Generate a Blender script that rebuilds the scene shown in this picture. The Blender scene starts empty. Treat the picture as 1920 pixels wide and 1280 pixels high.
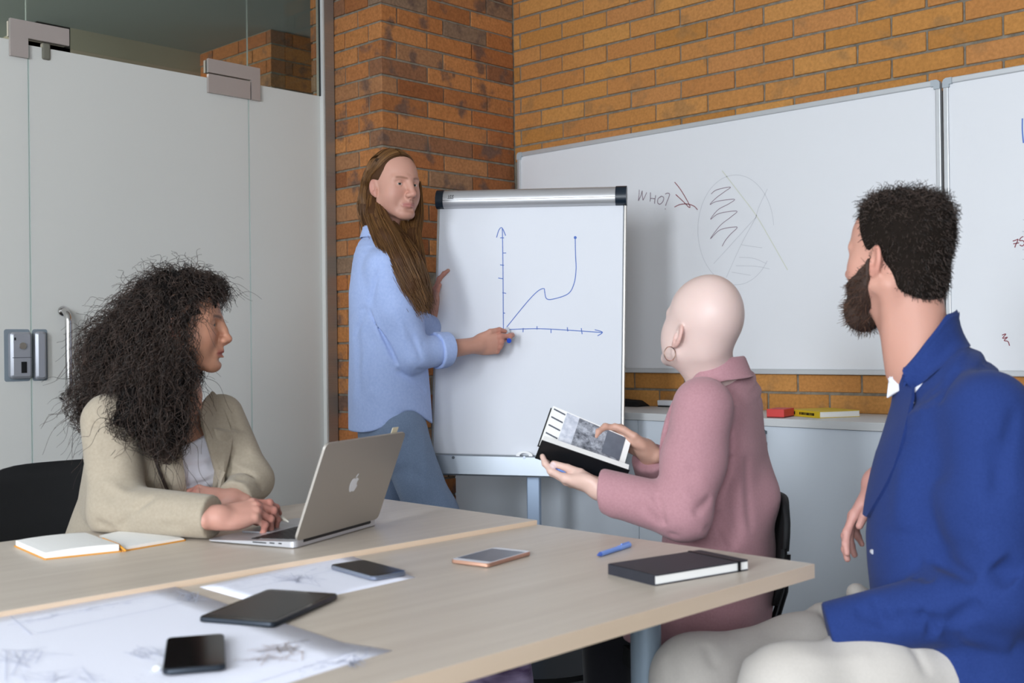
import bpy, bmesh, math, random
import numpy as np
from mathutils import Vector, Matrix, noise as mnoise

# ------------------------------------------------------------------ camera
C = bpy.context.scene.collection
SC = bpy.context.scene
FPX, CAM_H = 2126.0, 1.16
_p, _r, _y = -0.0033225, -0.01193217, 0.76706562
def _rot(p, r, yaw):
    cy, sy = math.cos(yaw), math.sin(yaw)
    R0 = np.array([[cy, sy, 0], [0, 0, -1], [-sy, cy, 0]], float)
    cp, sp = math.cos(p), math.sin(p); cr, sr = math.cos(r), math.sin(r)
    return np.array([[cr, -sr, 0], [sr, cr, 0], [0, 0, 1]]) @ np.array([[1, 0, 0], [0, cp, -sp], [0, sp, cp]]) @ R0
RC = _rot(_p, _r, _y)                      # rows: image right, image down, forward (world axes)
cam_d = bpy.data.cameras.new('camera'); cam = bpy.data.objects.new('camera', cam_d); C.objects.link(cam)
M = Matrix.Identity(4)
for i in range(3):
    M[i][0], M[i][1], M[i][2] = RC[0][i], -RC[1][i], -RC[2][i]
M[2][3] = CAM_H
cam.matrix_world = M
cam_d.sensor_width = 36.0; cam_d.lens = FPX / 1920 * 36.0; cam_d.clip_start = 0.05
cam_d.dof.use_dof = True; cam_d.dof.focus_distance = 3.6; cam_d.dof.aperture_fstop = 5.0
SC.camera = cam

# ------------------------------------------------------------------ world, window light, exposure
world = bpy.data.worlds.new('world'); SC.world = world; world.use_nodes = True
bg = world.node_tree.nodes['Background']; bg.inputs[0].default_value = (0.74, 0.85, 1.0, 1); bg.inputs[1].default_value = 0.75
def area(name, loc, size, power, color, target=None, rot=None):
    l = bpy.data.lights.new(name, 'AREA'); l.shape = 'RECTANGLE'; l.size, l.size_y = size
    l.energy = power; l.color = color
    o = bpy.data.objects.new(name, l); C.objects.link(o); o.location = loc
    d = Vector(target) - Vector(loc) if target else Vector(rot)
    o.rotation_euler = d.to_track_quat('-Z', 'Y').to_euler()
    return o
area('window_light', (-0.35, -3.02, 1.9), (0.8, 1.7), 205, (0.87, 0.93, 1.0), rot=(-0.05, 1, -0.12))
area('window_light', (1.95, -3.02, 1.9), (1.5, 1.7), 185, (0.87, 0.93, 1.0), rot=(-0.1, 1, -0.12))
area('window_light', (-2.6, -3.02, 1.9), (1.5, 1.7), 35, (0.87, 0.93, 1.0), rot=(0.1, 1, -0.12))
pl_ = bpy.data.lights.new('corridor_fill', 'POINT'); pl_.energy = 300; pl_.color = (1.0, 0.95, 0.88); pl_.shadow_soft_size = 0.2  # added fill light, out of view, brightens the corridor behind the glass
po_ = bpy.data.objects.new('corridor_fill', pl_); C.objects.link(po_); po_.location = (-5.4, -0.6, 2.1)
vs = SC.view_settings
vs.view_transform = 'Standard'; vs.look = 'None'; vs.exposure = -0.12; vs.gamma = 1.0; vs.use_curve_mapping = False
SC.cycles.use_denoising = True
SC.cycles.max_bounces = 8; SC.cycles.transparent_max_bounces = 12
SC.cycles.caustics_reflective = False; SC.cycles.caustics_refractive = False

# ------------------------------------------------------------------ helpers
rnd = random.Random(7)
def ray(px, py):
    return RC.T @ np.array([(px - 960) / FPX, (py - 640) / FPX, 1.0])
def at(px, py, Z):                         # world point seen at a pixel, Z metres ahead of the camera
    return np.array([0, 0, CAM_H]) + ray(px, py) * Z
def on(px, py, axis, val):                 # world point seen at a pixel on the plane axis = val
    d = ray(px, py); c = np.array([0, 0, CAM_H]); return c + d * ((val - c[axis]) / d[axis])
def camdir(r, u, f):                       # vector from (image right, up, away)
    return RC[0] * r - RC[1] * u + RC[2] * f
def unit(v):
    v = np.asarray(v, float); return v / (np.linalg.norm(v) + 1e-12)
def lin(c):
    if isinstance(c, str):
        c = [int(c[i:i + 2], 16) / 255 for i in (0, 2, 4)]
        c = [x / 12.92 if x <= 0.04045 else ((x + 0.055) / 1.055) ** 2.4 for x in c]
    return (c[0], c[1], c[2], 1.0)
MATS = {}
def mat(name, color='808080', rough=0.6, metal=0.0, spec=0.4, noise=None, scale=20.0, stretch=(1, 1, 1), bump=0.0, bscale=None, attr=None, sheen=0.0, sss=0.0, coat=0.0, detail=4.0):
    """Principled material; noise = second colour mixed in by an object-space noise, bump = fine relief."""
    m = bpy.data.materials.new(name); m.use_nodes = True; MATS[name] = m
    nt = m.node_tree; N, L = nt.nodes, nt.links; b = N['Principled BSDF']
    b.inputs['Base Color'].default_value = lin(color); b.inputs['Roughness'].default_value = rough
    b.inputs['Metallic'].default_value = metal; b.inputs['Specular IOR Level'].default_value = spec
    if sheen: b.inputs['Sheen Weight'].default_value = sheen
    if coat: b.inputs['Coat Weight'].default_value = coat
    if sss:
        b.inputs['Subsurface Weight'].default_value = sss; b.inputs['Subsurface Scale'].default_value = 0.006
        b.inputs['Subsurface Radius'].default_value = (1, 0.35, 0.2)
    tc = N.new('ShaderNodeTexCoord'); mp = N.new('ShaderNodeMapping'); mp.inputs['Scale'].default_value = stretch
    L.new(tc.outputs['Object'], mp.inputs['Vector'])
    col = None
    if attr:
        a = N.new('ShaderNodeAttribute'); a.attribute_name = attr; col = a.outputs['Color']; L.new(col, b.inputs['Base Color'])
    if noise:
        t = N.new('ShaderNodeTexNoise'); t.inputs['Scale'].default_value = scale; t.inputs['Detail'].default_value = detail
        L.new(mp.outputs[0], t.inputs['Vector'])
        r = N.new('ShaderNodeValToRGB'); r.color_ramp.elements[0].position = 0.3; r.color_ramp.elements[1].position = 0.7
        r.color_ramp.elements[0].color = lin(color); r.color_ramp.elements[1].color = lin(noise)
        L.new(t.outputs['Fac'], r.inputs['Fac'])
        L.new(r.outputs[0], b.inputs['Base Color'])
    if bump:
        t2 = N.new('ShaderNodeTexNoise'); t2.inputs['Scale'].default_value = bscale or scale * 4; t2.inputs['Detail'].default_value = 3
        L.new(mp.outputs[0], t2.inputs['Vector'])
        bp = N.new('ShaderNodeBump'); bp.inputs['Strength'].default_value = bump; bp.inputs['Distance'].default_value = 0.002
        L.new(t2.outputs['Fac'], bp.inputs['Height']); L.new(bp.outputs[0], b.inputs['Normal'])
    return m
def link_mesh(name, verts, faces, material=None, parent=None, smooth=False, world=True, autosmooth=None):
    me = bpy.data.meshes.new(name)
    if parent is not None and world:
        root = parent
        while root.parent is not None: root = root.parent
        mi = np.array(root.matrix_basis.inverted())
        v = np.asarray(verts, float); verts = v @ mi[:3, :3].T + mi[:3, 3]
    me.from_pydata(np.asarray(verts, float).tolist(), [], faces if isinstance(faces, list) else faces.tolist())
    if material is not None: me.materials.append(material)
    o = bpy.data.objects.new(name, me); C.objects.link(o)
    if parent is not None: o.parent = parent
    if smooth:
        me.shade_smooth() if autosmooth is None else me.shade_smooth()
        if autosmooth is not None: me.set_sharp_from_angle(angle=math.radians(autosmooth))
    return o
class MB:
    """collects simple solids in world space and links them as one mesh"""
    def __init__(s): s.v = []; s.f = []
    def add(s, v, f):
        n = len(s.v); s.v += [tuple(map(float, p)) for p in v]; s.f += [tuple(i + n for i in q) for q in f]; return s
    def box(s, lo, hi, fr=None, bev=0.0):
        x0, y0, z0 = lo; x1, y1, z1 = hi
        bm = bmesh.new(); bmesh.ops.create_cube(bm, size=1.0)
        for v in bm.verts:
            v.co = Vector(((x0 + x1) / 2 + v.co.x * (x1 - x0), (y0 + y1) / 2 + v.co.y * (y1 - y0), (z0 + z1) / 2 + v.co.z * (z1 - z0)))
        if bev: bmesh.ops.bevel(bm, geom=bm.edges[:], offset=bev, segments=2, affect='EDGES', profile=0.5)
        bm.verts.index_update()
        v = [tuple(q.co) for q in bm.verts]; f = [[q.index for q in fc.verts] for fc in bm.faces]; bm.free()
        return s.add([fr_apply(fr, p) for p in v], f)
    def tube(s, pts, r, n=12, cap=True):
        pts = [np.asarray(p, float) for p in pts]; rr = r if hasattr(r, '__len__') else [r] * len(pts)
        V = []; F = []; ref = None
        for i, p in enumerate(pts):
            t = unit(pts[min(i + 1, len(pts) - 1)] - pts[max(i - 1, 0)])
            if ref is None:
                ref = np.cross(t, [0, 0, 1.0]);
                if np.linalg.norm(ref) < 1e-3: ref = np.cross(t, [1.0, 0, 0])
            ref = unit(ref - t * np.dot(ref, t)); b = np.cross(t, ref)
            for k in range(n):
                a = 2 * math.pi * k / n; V.append(p + (ref * math.cos(a) + b * math.sin(a)) * rr[i])
        for i in range(len(pts) - 1):
            for k in range(n):
                F.append((i * n + k, i * n + (k + 1) % n, (i + 1) * n + (k + 1) % n, (i + 1) * n + k))
        if cap: F.append(tuple(range(n - 1, -1, -1))); F.append(tuple((len(pts) - 1) * n + k for k in range(n)))
        return s.add(V, F)
    def prism(s, poly, h0, h1, fr=None):   # polygon in the frame's x,y extruded along its z
        n = len(poly); V = [(x, y, h0) for x, y in poly] + [(x, y, h1) for x, y in poly]
        F = [tuple(range(n - 1, -1, -1)), tuple(range(n, 2 * n))] + [(i, (i + 1) % n, n + (i + 1) % n, n + i) for i in range(n)]
        return s.add([fr_apply(fr, p) for p in V], F)
    def build(s, name, material, parent=None, smooth=False, ang=35):
        return link_mesh(name, s.v, s.f, material, parent, smooth, True, ang if smooth else None)
def fr_apply(fr, p):
    if fr is None: return p
    o, x, y, z = fr; return np.asarray(o) + np.asarray(x) * p[0] + np.asarray(y) * p[1] + np.asarray(z) * p[2]
def frame(o, x, y):                        # right-handed frame from an origin and two directions
    x = unit(x); y = np.asarray(y, float); y = unit(y - x * np.dot(x, y)); return (np.asarray(o, float), x, y, np.cross(x, y))
def rrect(x0, y0, x1, y1, r, n=5):
    P = []
    for cx, cy, a0 in ((x1 - r, y1 - r, 0), (x0 + r, y1 - r, 90), (x0 + r, y0 + r, 180), (x1 - r, y0 + r, 270)):
        for k in range(n + 1):
            a = math.radians(a0 + 90 * k / n); P.append((cx + r * math.cos(a), cy + r * math.sin(a)))
    return P
def tag(o, label=None, cat=None, group=None, kind=None):
    for k, v in (('label', label), ('category', cat), ('group', group), ('kind', kind)):
        if v: o[k] = v
    return o
def thing(name, label, cat, loc=(0, 0, 0), rz=0.0, group=None):
    o = bpy.data.objects.new(name, None); C.objects.link(o); o.empty_display_size = 0.1
    o.location = tuple(float(q) for q in loc); o.rotation_euler = (0, 0, rz)
    o.matrix_basis = Matrix.Translation(Vector(o.location)) @ Matrix.Rotation(rz, 4, 'Z')
    return tag(o, label, cat, group)
def struct(name, mb, m, parent=None, **k):
    o = mb.build(name, m, parent, **k)
    if parent is None: o['kind'] = 'structure'
    return o
def ribbon(lines, w, plane_n, off=0.0006):  # drawn strokes: thin flat strips lying on a surface
    V, F = [], []; nrm = unit(plane_n)
    for pts in lines:
        pts = [np.asarray(p, float) + nrm * off for p in pts]; n0 = len(V)
        for i, p in enumerate(pts):
            t = unit(pts[min(i + 1, len(pts) - 1)] - pts[max(i - 1, 0)]); sd = unit(np.cross(t, nrm))
            V += [p + sd * w / 2, p - sd * w / 2]
        F += [(n0 + 2 * i, n0 + 2 * i + 1, n0 + 2 * i + 3, n0 + 2 * i + 2) for i in range(len(pts) - 1)]
    return V, F
def smooth_line(P, n=6):
    P = [np.asarray(p, float) for p in P]
    if len(P) < 3: return P
    out = []
    for i in range(len(P) - 1):
        a, b, c, d = P[max(i - 1, 0)], P[i], P[i + 1], P[min(i + 2, len(P) - 1)]
        for k in range(n):
            t = k / n
            out.append(0.5 * (2 * b + (c - a) * t + (2 * a - 5 * b + 4 * c - d) * t * t + (3 * b - a - 3 * c + d) * t ** 3))
    out.append(P[-1]); return out

# ------------------------------------------------------------------ materials of the room
def brick_mat(name, stops, dark, darkamt, grain):
    """per-brick colour from the object's random number, mottled and partly scorched by noise"""
    m = bpy.data.materials.new(name); m.use_nodes = True; nt = m.node_tree; N, L = nt.nodes, nt.links; b = N['Principled BSDF']
    b.inputs['Roughness'].default_value = 0.85; b.inputs['Specular IOR Level'].default_value = 0.2
    oi = N.new('ShaderNodeObjectInfo'); r = N.new('ShaderNodeValToRGB'); L.new(oi.outputs['Random'], r.inputs['Fac'])
    e = r.color_ramp.elements
    while len(e) < len(stops): e.new(0.5)
    for i, c in enumerate(stops): e[i].position = i / (len(stops) - 1); e[i].color = lin(c)
    geo = N.new('ShaderNodeNewGeometry')
    t = N.new('ShaderNodeTexNoise'); t.inputs['Scale'].default_value = 9.0; t.inputs['Detail'].default_value = 5; L.new(geo.outputs['Position'], t.inputs['Vector'])
    r2 = N.new('ShaderNodeValToRGB'); r2.color_ramp.elements[0].position = 0.56; r2.color_ramp.elements[1].position = 0.66
    r2.color_ramp.elements[0].color = (0, 0, 0, 1); r2.color_ramp.elements[1].color = (darkamt,) * 3 + (1,)
    L.new(t.outputs['Fac'], r2.inputs['Fac'])
    mx = N.new('ShaderNodeMix'); mx.data_type = 'RGBA'; L.new(r2.outputs[0], mx.inputs[0]); L.new(r.outputs[0], mx.inputs[6]); mx.inputs[7].default_value = lin(dark)
    t3 = N.new('ShaderNodeTexNoise'); t3.inputs['Scale'].default_value = 90.0; t3.inputs['Detail'].default_value = 6; L.new(geo.outputs['Position'], t3.inputs['Vector'])
    r3 = N.new('ShaderNodeValToRGB'); r3.color_ramp.elements[0].position = 0.25; r3.color_ramp.elements[1].position = 0.75
    r3.color_ramp.elements[0].color = (1 - grain,) * 3 + (1,); r3.color_ramp.elements[1].color = (1 + grain,) * 3 + (1,)
    L.new(t3.outputs['Fac'], r3.inputs['Fac'])
    mu = N.new('ShaderNodeMix'); mu.data_type = 'RGBA'; mu.blend_type = 'MULTIPLY'; mu.inputs[0].default_value = 1.0
    L.new(mx.outputs[2], mu.inputs[6]); L.new(r3.outputs[0], mu.inputs[7]); L.new(mu.outputs[2], b.inputs['Base Color'])
    bp = N.new('ShaderNodeBump'); bp.inputs['Strength'].default_value = 0.5; bp.inputs['Distance'].default_value = 0.003
    L.new(t3.outputs['Fac'], bp.inputs['Height']); L.new(bp.outputs[0], b.inputs['Normal'])
    return m
m_brick = brick_mat('yellow_brick', ['AE783E', 'BB8346', 'B47A46', 'C18A4C', 'B87E4C'], '7E664A', 0.4, 0.16)
m_brick_red = brick_mat('red_brick', ['A4663C', 'B27644', '965C38', 'B87C4A', '8A5432', '826A56', 'AC7244'], '604E46', 0.8, 0.25)
m_mortar = mat('mortar', '8E8576', 0.95, noise='6E665A', scale=40, bump=0.6, bscale=150)
m_plaster = mat('plaster', 'D8D8D6', 0.9, bump=0.15, bscale=120)
m_corr = mat('corridor_paint', 'A29A88', 0.9, noise='A8A08E', scale=3)
m_corr_ceiling = mat('corridor_ceiling_paint', '8A9492', 0.9)
m_floor = mat('floor_carpet', '3E4044', 0.95, noise='34363A', scale=60, bump=0.6, bscale=400)
m_alu = mat('brushed_aluminium', 'B4B0AA', 0.38, 0.75, noise='A8A49E', scale=8, stretch=(1, 1, 60))
m_fitting = mat('satin_fitting', 'B8ADA8', 0.45, 0.45)
m_steel = mat('polished_steel', 'C8C6C4', 0.16, 1.0)
m_chrome = mat('silver_plastic', 'A9ABB2', 0.35, 0.5)
m_black = mat('black_plastic', '0C0D0F', 0.45)
m_darkgap = mat('dark_gap', '202426', 0.7)
def glass_mat(name, tint, refl):
    m = bpy.data.materials.new(name); m.use_nodes = True; nt = m.node_tree; N, L = nt.nodes, nt.links
    N.remove(N['Principled BSDF']); out = N['Material Output']
    tr = N.new('ShaderNodeBsdfTransparent'); tr.inputs[0].default_value = tint
    gl = N.new('ShaderNodeBsdfGlossy'); gl.inputs['Roughness'].default_value = 0.02; gl.inputs['Color'].default_value = (1, 1, 1, 1)
    fr = N.new('ShaderNodeFresnel'); fr.inputs['IOR'].default_value = refl
    mx = N.new('ShaderNodeMixShader'); L.new(fr.outputs[0], mx.inputs[0]); L.new(tr.outputs[0], mx.inputs[1]); L.new(gl.outputs[0], mx.inputs[2]); L.new(mx.outputs[0], out.inputs[0])
    return m
m_glass = glass_mat('clear_glass', (0.89, 0.93, 0.91, 1), 1.35)
def frosted_mat():
    m = bpy.data.materials.new('frosted_film'); m.use_nodes = True; nt = m.node_tree; N, L = nt.nodes, nt.links
    b = N['Principled BSDF']; out = N['Material Output']
    b.inputs['Base Color'].default_value = lin('E4E3DE'); b.inputs['Roughness'].default_value = 0.5; b.inputs['Specular IOR Level'].default_value = 0.35
    tl = N.new('ShaderNodeBsdfTranslucent'); tl.inputs[0].default_value = lin('D0D2D0')
    mx = N.new('ShaderNodeMixShader'); mx.inputs[0].default_value = 0.25
    L.new(b.outputs[0], mx.inputs[1]); L.new(tl.outputs[0], mx.inputs[2]); L.new(mx.outputs[0], out.inputs[0]); return m
m_frost = frosted_mat()

# ------------------------------------------------------------------ room shell
XG, YB, XP, YP = -3.995, 3.82, -3.652, 3.026       # glass line, brick wall, pillar flank, pillar front
CEIL = 2.95
struct('floor', MB().box((-8.2, -3.3, -0.1), (3.6, 4.1, 0.0)), m_floor)
struct('ceiling', MB().box((XG, -3.3, CEIL), (3.6, 4.1, CEIL + 0.1)), m_plaster)
struct('wall_right', MB().box((3.5, -3.3, 0), (3.6, 3.82, CEIL)), m_plaster)
wf = MB().box((-3.99, -3.2, 0), (3.5, -3.06, 1.0)).box((-3.99, -3.2, 2.8), (3.5, -3.06, CEIL))
for x0, x1 in ((-3.99, -3.4), (-1.8, -0.8), (0.1, 1.15), (2.75, 3.5)): wf.box((x0, -3.2, 1.0), (x1, -3.06, 2.8))
struct('wall_front', wf, m_plaster)
def window(n, x0, x1):
    e = bpy.data.objects.new('window_%d' % n, None); C.objects.link(e); e['kind'] = 'structure'
    f = MB()
    for a, b, c, d in ((x0, x0 + 0.06, 1.0, 2.8), (x1 - 0.06, x1, 1.0, 2.8), (x0 + 0.06, x1 - 0.06, 1.0, 1.06), (x0 + 0.06, x1 - 0.06, 2.74, 2.8)): f.box((a, -3.16, c), (b, -3.1, d))
    f.build('window_frame', m_plaster, e)
window(1, -3.4, -1.8); window(2, -0.8, 0.1); window(3, 1.15, 2.75)

# brick meshes: bevelled, slightly irregular blocks sharing data
def brick_mesh(name, l, d, h, seed, m):
    bm = bmesh.new(); bmesh.ops.create_cube(bm, size=1.0); q = random.Random(seed)
    for v in bm.verts: v.co = Vector((v.co.x * l + q.uniform(-.0012, .0012), v.co.y * d + q.uniform(-.001, .001), v.co.z * h + q.uniform(-.0012, .0012)))
    bmesh.ops.bevel(bm, geom=bm.edges[:], offset=0.0022, segments=1, affect='EDGES')
    me = bpy.data.meshes.new(name); bm.to_mesh(me); bm.free(); me.materials.append(m); return me
BM = {}
def put_brick(parent, c, l, d, h, m, key, rz=0.0):
    k = (key, round(l, 2), rnd.randrange(4))
    if k not in BM: BM[k] = brick_mesh('brick', k[1], d, h, hash(k[1:]) % 999, m)
    o = bpy.data.objects.new('brick', BM[k]); C.objects.link(o); o.parent = parent
    o.location = (c[0], c[1] , c[2]); o.scale = (l / k[1], 1, 1); o.rotation_euler = (rnd.uniform(-.004, .004), rnd.uniform(-.003, .003), rz + rnd.uniform(-.004, .004))
    return o
# back wall: running bond, 250 x 65 bricks, 258 x 74.3 module, joints recessed
wb = struct('wall_back', MB().box((XP - 0.25, YB + 0.006, 0), (3.5, YB + 0.25, CEIL)), m_mortar)
r0 = 2.7512
for k in range(-3, 28):
    zt = r0 - 0.0743 * k; zb = zt - 0.0743; zc = (zt + zb) / 2
    if zc < 0.78 or 1.07 < zc < 1.98: continue
    off = -3.61 if k % 2 == 0 else -3.482
    x = off - 0.258
    while x < -0.75:
        a, b = x + 0.0045, x + 0.258 - 0.0045; a = max(a, XP + 0.003)
        ztop_vis = 2.83 - (a + 3.65) * 0.19
        if b - a > 0.02 and zb < ztop_vis + 0.1 and (zc > 1.2 or a > -3.25):
            put_brick(wb, ((a + b) / 2, YB + 0.044 + rnd.uniform(-.0022, .0022), zc), b - a, 0.09, 0.0655, m_brick, 'y')
        x += 0.258
# brick pillar beside the glass
pl = struct('pillar', MB().box((-4.135, YP + 0.006, 0), (XP - 0.006, YB + 0.2, CEIL)), m_mortar)
r0 = 2.5914
for k in range(-4, 30):
    zt = r0 - 0.0744 * k; zc = zt - 0.0372
    if zc < 0.42: break
    A = k % 2 == 0
    if zc > CEIL - 0.03: continue
    if A: left = ((-4.142, -3.985), (-3.975, -3.815)); cl, cr = -3.806, 3.108; right = ((3.117, 3.372), (3.381, 3.64), (3.649, 3.816))
    else: left = ((-4.142, -4.062), (-4.054, -3.902), (-3.894, -3.744)); cl, cr = -3.735, 3.279; right = ((3.288, 3.543), (3.552, 3.816))
    for a, b in left:
        if zc < 0.62 and a < -3.99: continue
        put_brick(pl, ((a + b) / 2, YP + 0.044 + rnd.uniform(-.002, .002), zc), b - a, 0.09, 0.0655, m_brick_red, 'r')
    # the corner brick shows on both faces
    put_brick(pl, ((cl + XP) / 2, (YP + cr) / 2, zc), XP - cl, cr - YP, 0.0655, m_brick_red, 'c%d' % A)
    for a, b in right:
        if b > 3.25 and 0.95 < zc < 1.45 and a > 3.25: continue
        put_brick(pl, (XP - 0.044 + rnd.uniform(-.002, .002), (a + b) / 2, zc), b - a, 0.09, 0.0655, m_brick_red, 'r', math.pi / 2)
# corridor beyond the glass
struct('wall_corridor', MB().box((-5.75, 2.43, 0), (-5.60, 5.2, 2.8)).box((-8.2, 2.43, 0), (-5.60, 2.6, 2.8)).box((-8.2, 4.8, 0), (-4.2, 4.95, 2.8)), m_corr)
struct('wall_corridor_end', MB().box((-8.2, -3.3, 0), (-8.1, 2.43, 2.8)), m_plaster)
struct('ceiling_corridor', MB().box((-8.2, -3.3, 2.8), (-4.02, 5.2, 2.9)), m_corr_ceiling)
cp = struct('pillar_corridor', MB().box((-5.60, 3.346, 0), (-4.92, 3.80, 2.8)), m_mortar)
for k in range(9):
    zc = 2.762 - 0.0744 * k
    if zc < 2.1: break
    s = 0.0 if k % 2 else 0.13
    x = -5.6 - s
    while x < -4.92:
        a, b = max(x + 0.004, -5.6), min(x + 0.254, -4.915)
        if b - a > 0.03: put_brick(cp, ((a + b) / 2, 3.384, zc), b - a, 0.09, 0.0655, m_brick_red, 'r')
        x += 0.258
    y = 3.345 - s
    while y < 3.8:
        a, b = max(y + 0.004, 3.43), min(y + 0.254, 3.8)
        if b - a > 0.03: put_brick(cp, (-4.955, (a + b) / 2, zc), b - a, 0.09, 0.0655, m_brick_red, 'r', math.pi / 2)
        y += 0.258
# ------------------------------------------------------------------ glass partition
FT = 2.246
def pane(mb, y0, y1, z0, z1): return mb.box((XG - 0.005, y0, z0), (XG + 0.005, y1, z1))
def setting(name): e = bpy.data.objects.new(name, None); C.objects.link(e); e['kind'] = 'structure'; return e
w4 = setting('window_4'); w5 = setting('window_5'); w6 = setting('window_6'); d1 = setting('door_1')
pane(MB(), -3.0, 1.6955, 0.01, FT).build('frosted_pane', m_frost, w4); pane(MB(), -3.0, 1.694, FT + 0.001, CEIL).build('clear_pane', m_glass, w4)
pane(MB(), 2.604, 2.967, 0.01, FT).build('frosted_pane', m_frost, w5); pane(MB(), 2.604, 2.967, FT + 0.001, CEIL).build('clear_pane', m_glass, w5)
pane(MB(), 1.698, 2.600, FT + 0.007, CEIL).build('clear_pane', m_glass, w6)
pane(MB(), 1.703, 2.597, 0.012, FT - 0.008).build('door_leaf', m_frost, d1)
m_gedge = mat('polished_glass_edge', 'C4D0CA', 0.15, spec=.7)
for y0, y1, w_ in ((1.6955, 1.698, w4), (1.7005, 1.703, d1), (2.597, 2.5995, d1), (2.6015, 2.604, w5)): pane(MB(), y0, y1, 0.012, FT - .008).build('glass_edge', m_gedge, w_)
# channel on the pillar side
fr = struct('trim_1', MB().box((XG - 0.03, 2.969, 0), (XG + 0.03, 3.02, CEIL), bev=0.001), m_alu)
MB().box((XG + 0.0055, 2.961, 0), (XG + 0.028, 2.968, CEIL)).build('glazing_bead', mat('bead', 'D2D2CE', 0.5), fr)
MB().box((XG + 0.006, 2.955, FT), (XG + 0.012, 2.9605, CEIL)).build('gasket', m_darkgap, fr)
struct('trim_2', MB().box((XG - 0.02, -3.0, 0), (XG + 0.02, 2.969, 0.01)), m_alu)
# patch fittings: left (strike) and right (pivot)
def plate(mb, poly): return mb.prism([(y, z) for y, z in poly], 0.0, 0.014, (np.array([XG + 0.0065, 0, 0]), np.array([0, 1., 0]), np.array([0, 0, 1.]), np.array([1., 0, 0])))
p1 = plate(MB(), [(1.632, 2.318), (1.842, 2.318), (1.842, 2.258), (1.694, 2.258), (1.694, 2.188), (1.632, 2.188)]).build('patch_fitting', m_fitting, w6)
MB().box((XG - 0.02, 1.636, 2.26), (XG - 0.006, 1.838, 2.314)).build('clamp_plate', m_fitting, w6)
MB().box((XG - 0.012, 1.748, 2.196), (XG + 0.012, 1.778, 2.256), bev=0.006).build('door_stop', mat('stop_rubber', '6E6C60', 0.7), w6)
p2 = plate(MB(), [(2.408, 2.312), (2.648, 2.312), (2.648, 2.178), (2.606, 2.178), (2.606, 2.257), (2.408, 2.257)]).build('patch_fitting', m_fitting, w6)
plate(MB(), [(2.408, 2.251), (2.600, 2.251), (2.600, 2.178), (2.408, 2.178)]).build('pivot_plate', m_fitting, d1)
MB().box((XG - 0.02, 2.41, 2.26), (XG - 0.006, 2.645, 2.31)).build('clamp_plate', m_fitting, w6)
# pull handle: a bent bar on two standoffs
hy, hz1, hz0 = 1.818, 1.255, 0.985
hl = on(128, 585, 0, XG + 0.05); hb = on(134, 742, 0, XG + 0.05); hy = hl[1]; hz1 = hl[2]; hz0 = hb[2]
bar = []
for k in range(9):
    a = math.pi / 2 * k / 8; bar.append((XG + 0.012 + 0.04 * math.sin(a), hy - 0.024 * 0, hz1 - 0.04 + 0.04 * math.cos(a) + 0.005))
pts = [(XG + 0.004, hy, hz1 + 0.005)] + bar
for k in range(9):
    a = math.pi / 2 * k / 8; pts.append((XG + 0.012 + 0.04 * math.cos(a), hy, hz0 + 0.035 - 0.04 * math.sin(a)))
pts.append((XG + 0.004, hy, hz0 - 0.005))
hd = MB().tube(pts, 0.0125, 16).build('door_handle', m_steel, d1, smooth=True, ang=60)
for z in (hz1 + 0.005, hz0 - 0.005): MB().tube([(XG + 0.0055, hy, z), (XG + 0.012, hy, z)], 0.018, 20).build('rosette', m_steel, hd, smooth=True)
# electric lock in two halves over a grey film patch
def lockbox(y0, y1, z0, z1, dp, r):
    P = rrect(y0, z0, y1, z1, r); P2 = rrect(y0 + .008, z0 + .008, y1 - .008, z1 - .008, max(r - .006, .004)); n = len(P); mb = MB()
    V = [(XG + .0065, y, z) for y, z in P] + [(XG + dp - .008, y, z) for y, z in P] + [(XG + dp, y, z) for y, z in P2]
    F = [tuple(range(2 * n, 3 * n))] + [(i, (i + 1) % n, n + (i + 1) % n, n + i) for i in range(n)] + [(n + i, n + (i + 1) % n, 2 * n + (i + 1) % n, 2 * n + i) for i in range(n)]
    return mb.add(V, F)
a = on(6, 617, 0, XG); b = on(88, 713, 0, XG)
MB().prism(rrect(a[1], b[2], 1.694, a[2], 0.008), 0, 0.0012, (np.array([XG + .0052, 0, 0]), np.array([0, 1., 0]), np.array([0, 0, 1.]), np.array([1., 0, 0]))).build('film_patch', mat('grey_film', '7E8890', 0.5), w4)
MB().prism(rrect(1.703, b[2], b[1], a[2], 0.008), 0, 0.0012, (np.array([XG + .0052, 0, 0]), np.array([0, 1., 0]), np.array([0, 0, 1.]), np.array([1., 0, 0]))).build('film_patch', MATS['grey_film'], d1)
la, lb = on(20, 622, 0, XG + .03), on(59, 709, 0, XG + .03)
lk = lockbox(la[1], 1.692, lb[2], la[2], 0.034, 0.012).build('lock_case', m_chrome, w4, smooth=True, ang=40)
zz = lambda t: lb[2] + (la[2] - lb[2]) * t
yy = lambda t: la[1] + (1.692 - la[1]) * t
MB().tube([(XG + .034, yy(.52), zz(.70)), (XG + .040, yy(.52), zz(.70))], 0.012, 20).build('lock_knob', m_steel, lk, smooth=True)
MB().box((XG + .034, yy(.46), zz(.12)), (XG + .0352, yy(.72), zz(.36))).build('sensor_window', m_black, lk)
MB().box((XG + .034, yy(.14), zz(.82)), (XG + .0348, yy(.22), zz(.88))).build('indicator', m_darkgap, lk)
MB().box((XG + .0335, yy(.05), zz(.445)), (XG + .0344, yy(.95), zz(.455))).build('seam_line', m_darkgap, lk)
lc, ld = on(61, 621, 0, XG + .03), on(88, 711, 0, XG + .03)
lockbox(1.705, ld[1], ld[2], lc[2], 0.034, 0.012).build('lock_keeper', m_chrome, d1, smooth=True, ang=40)

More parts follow.
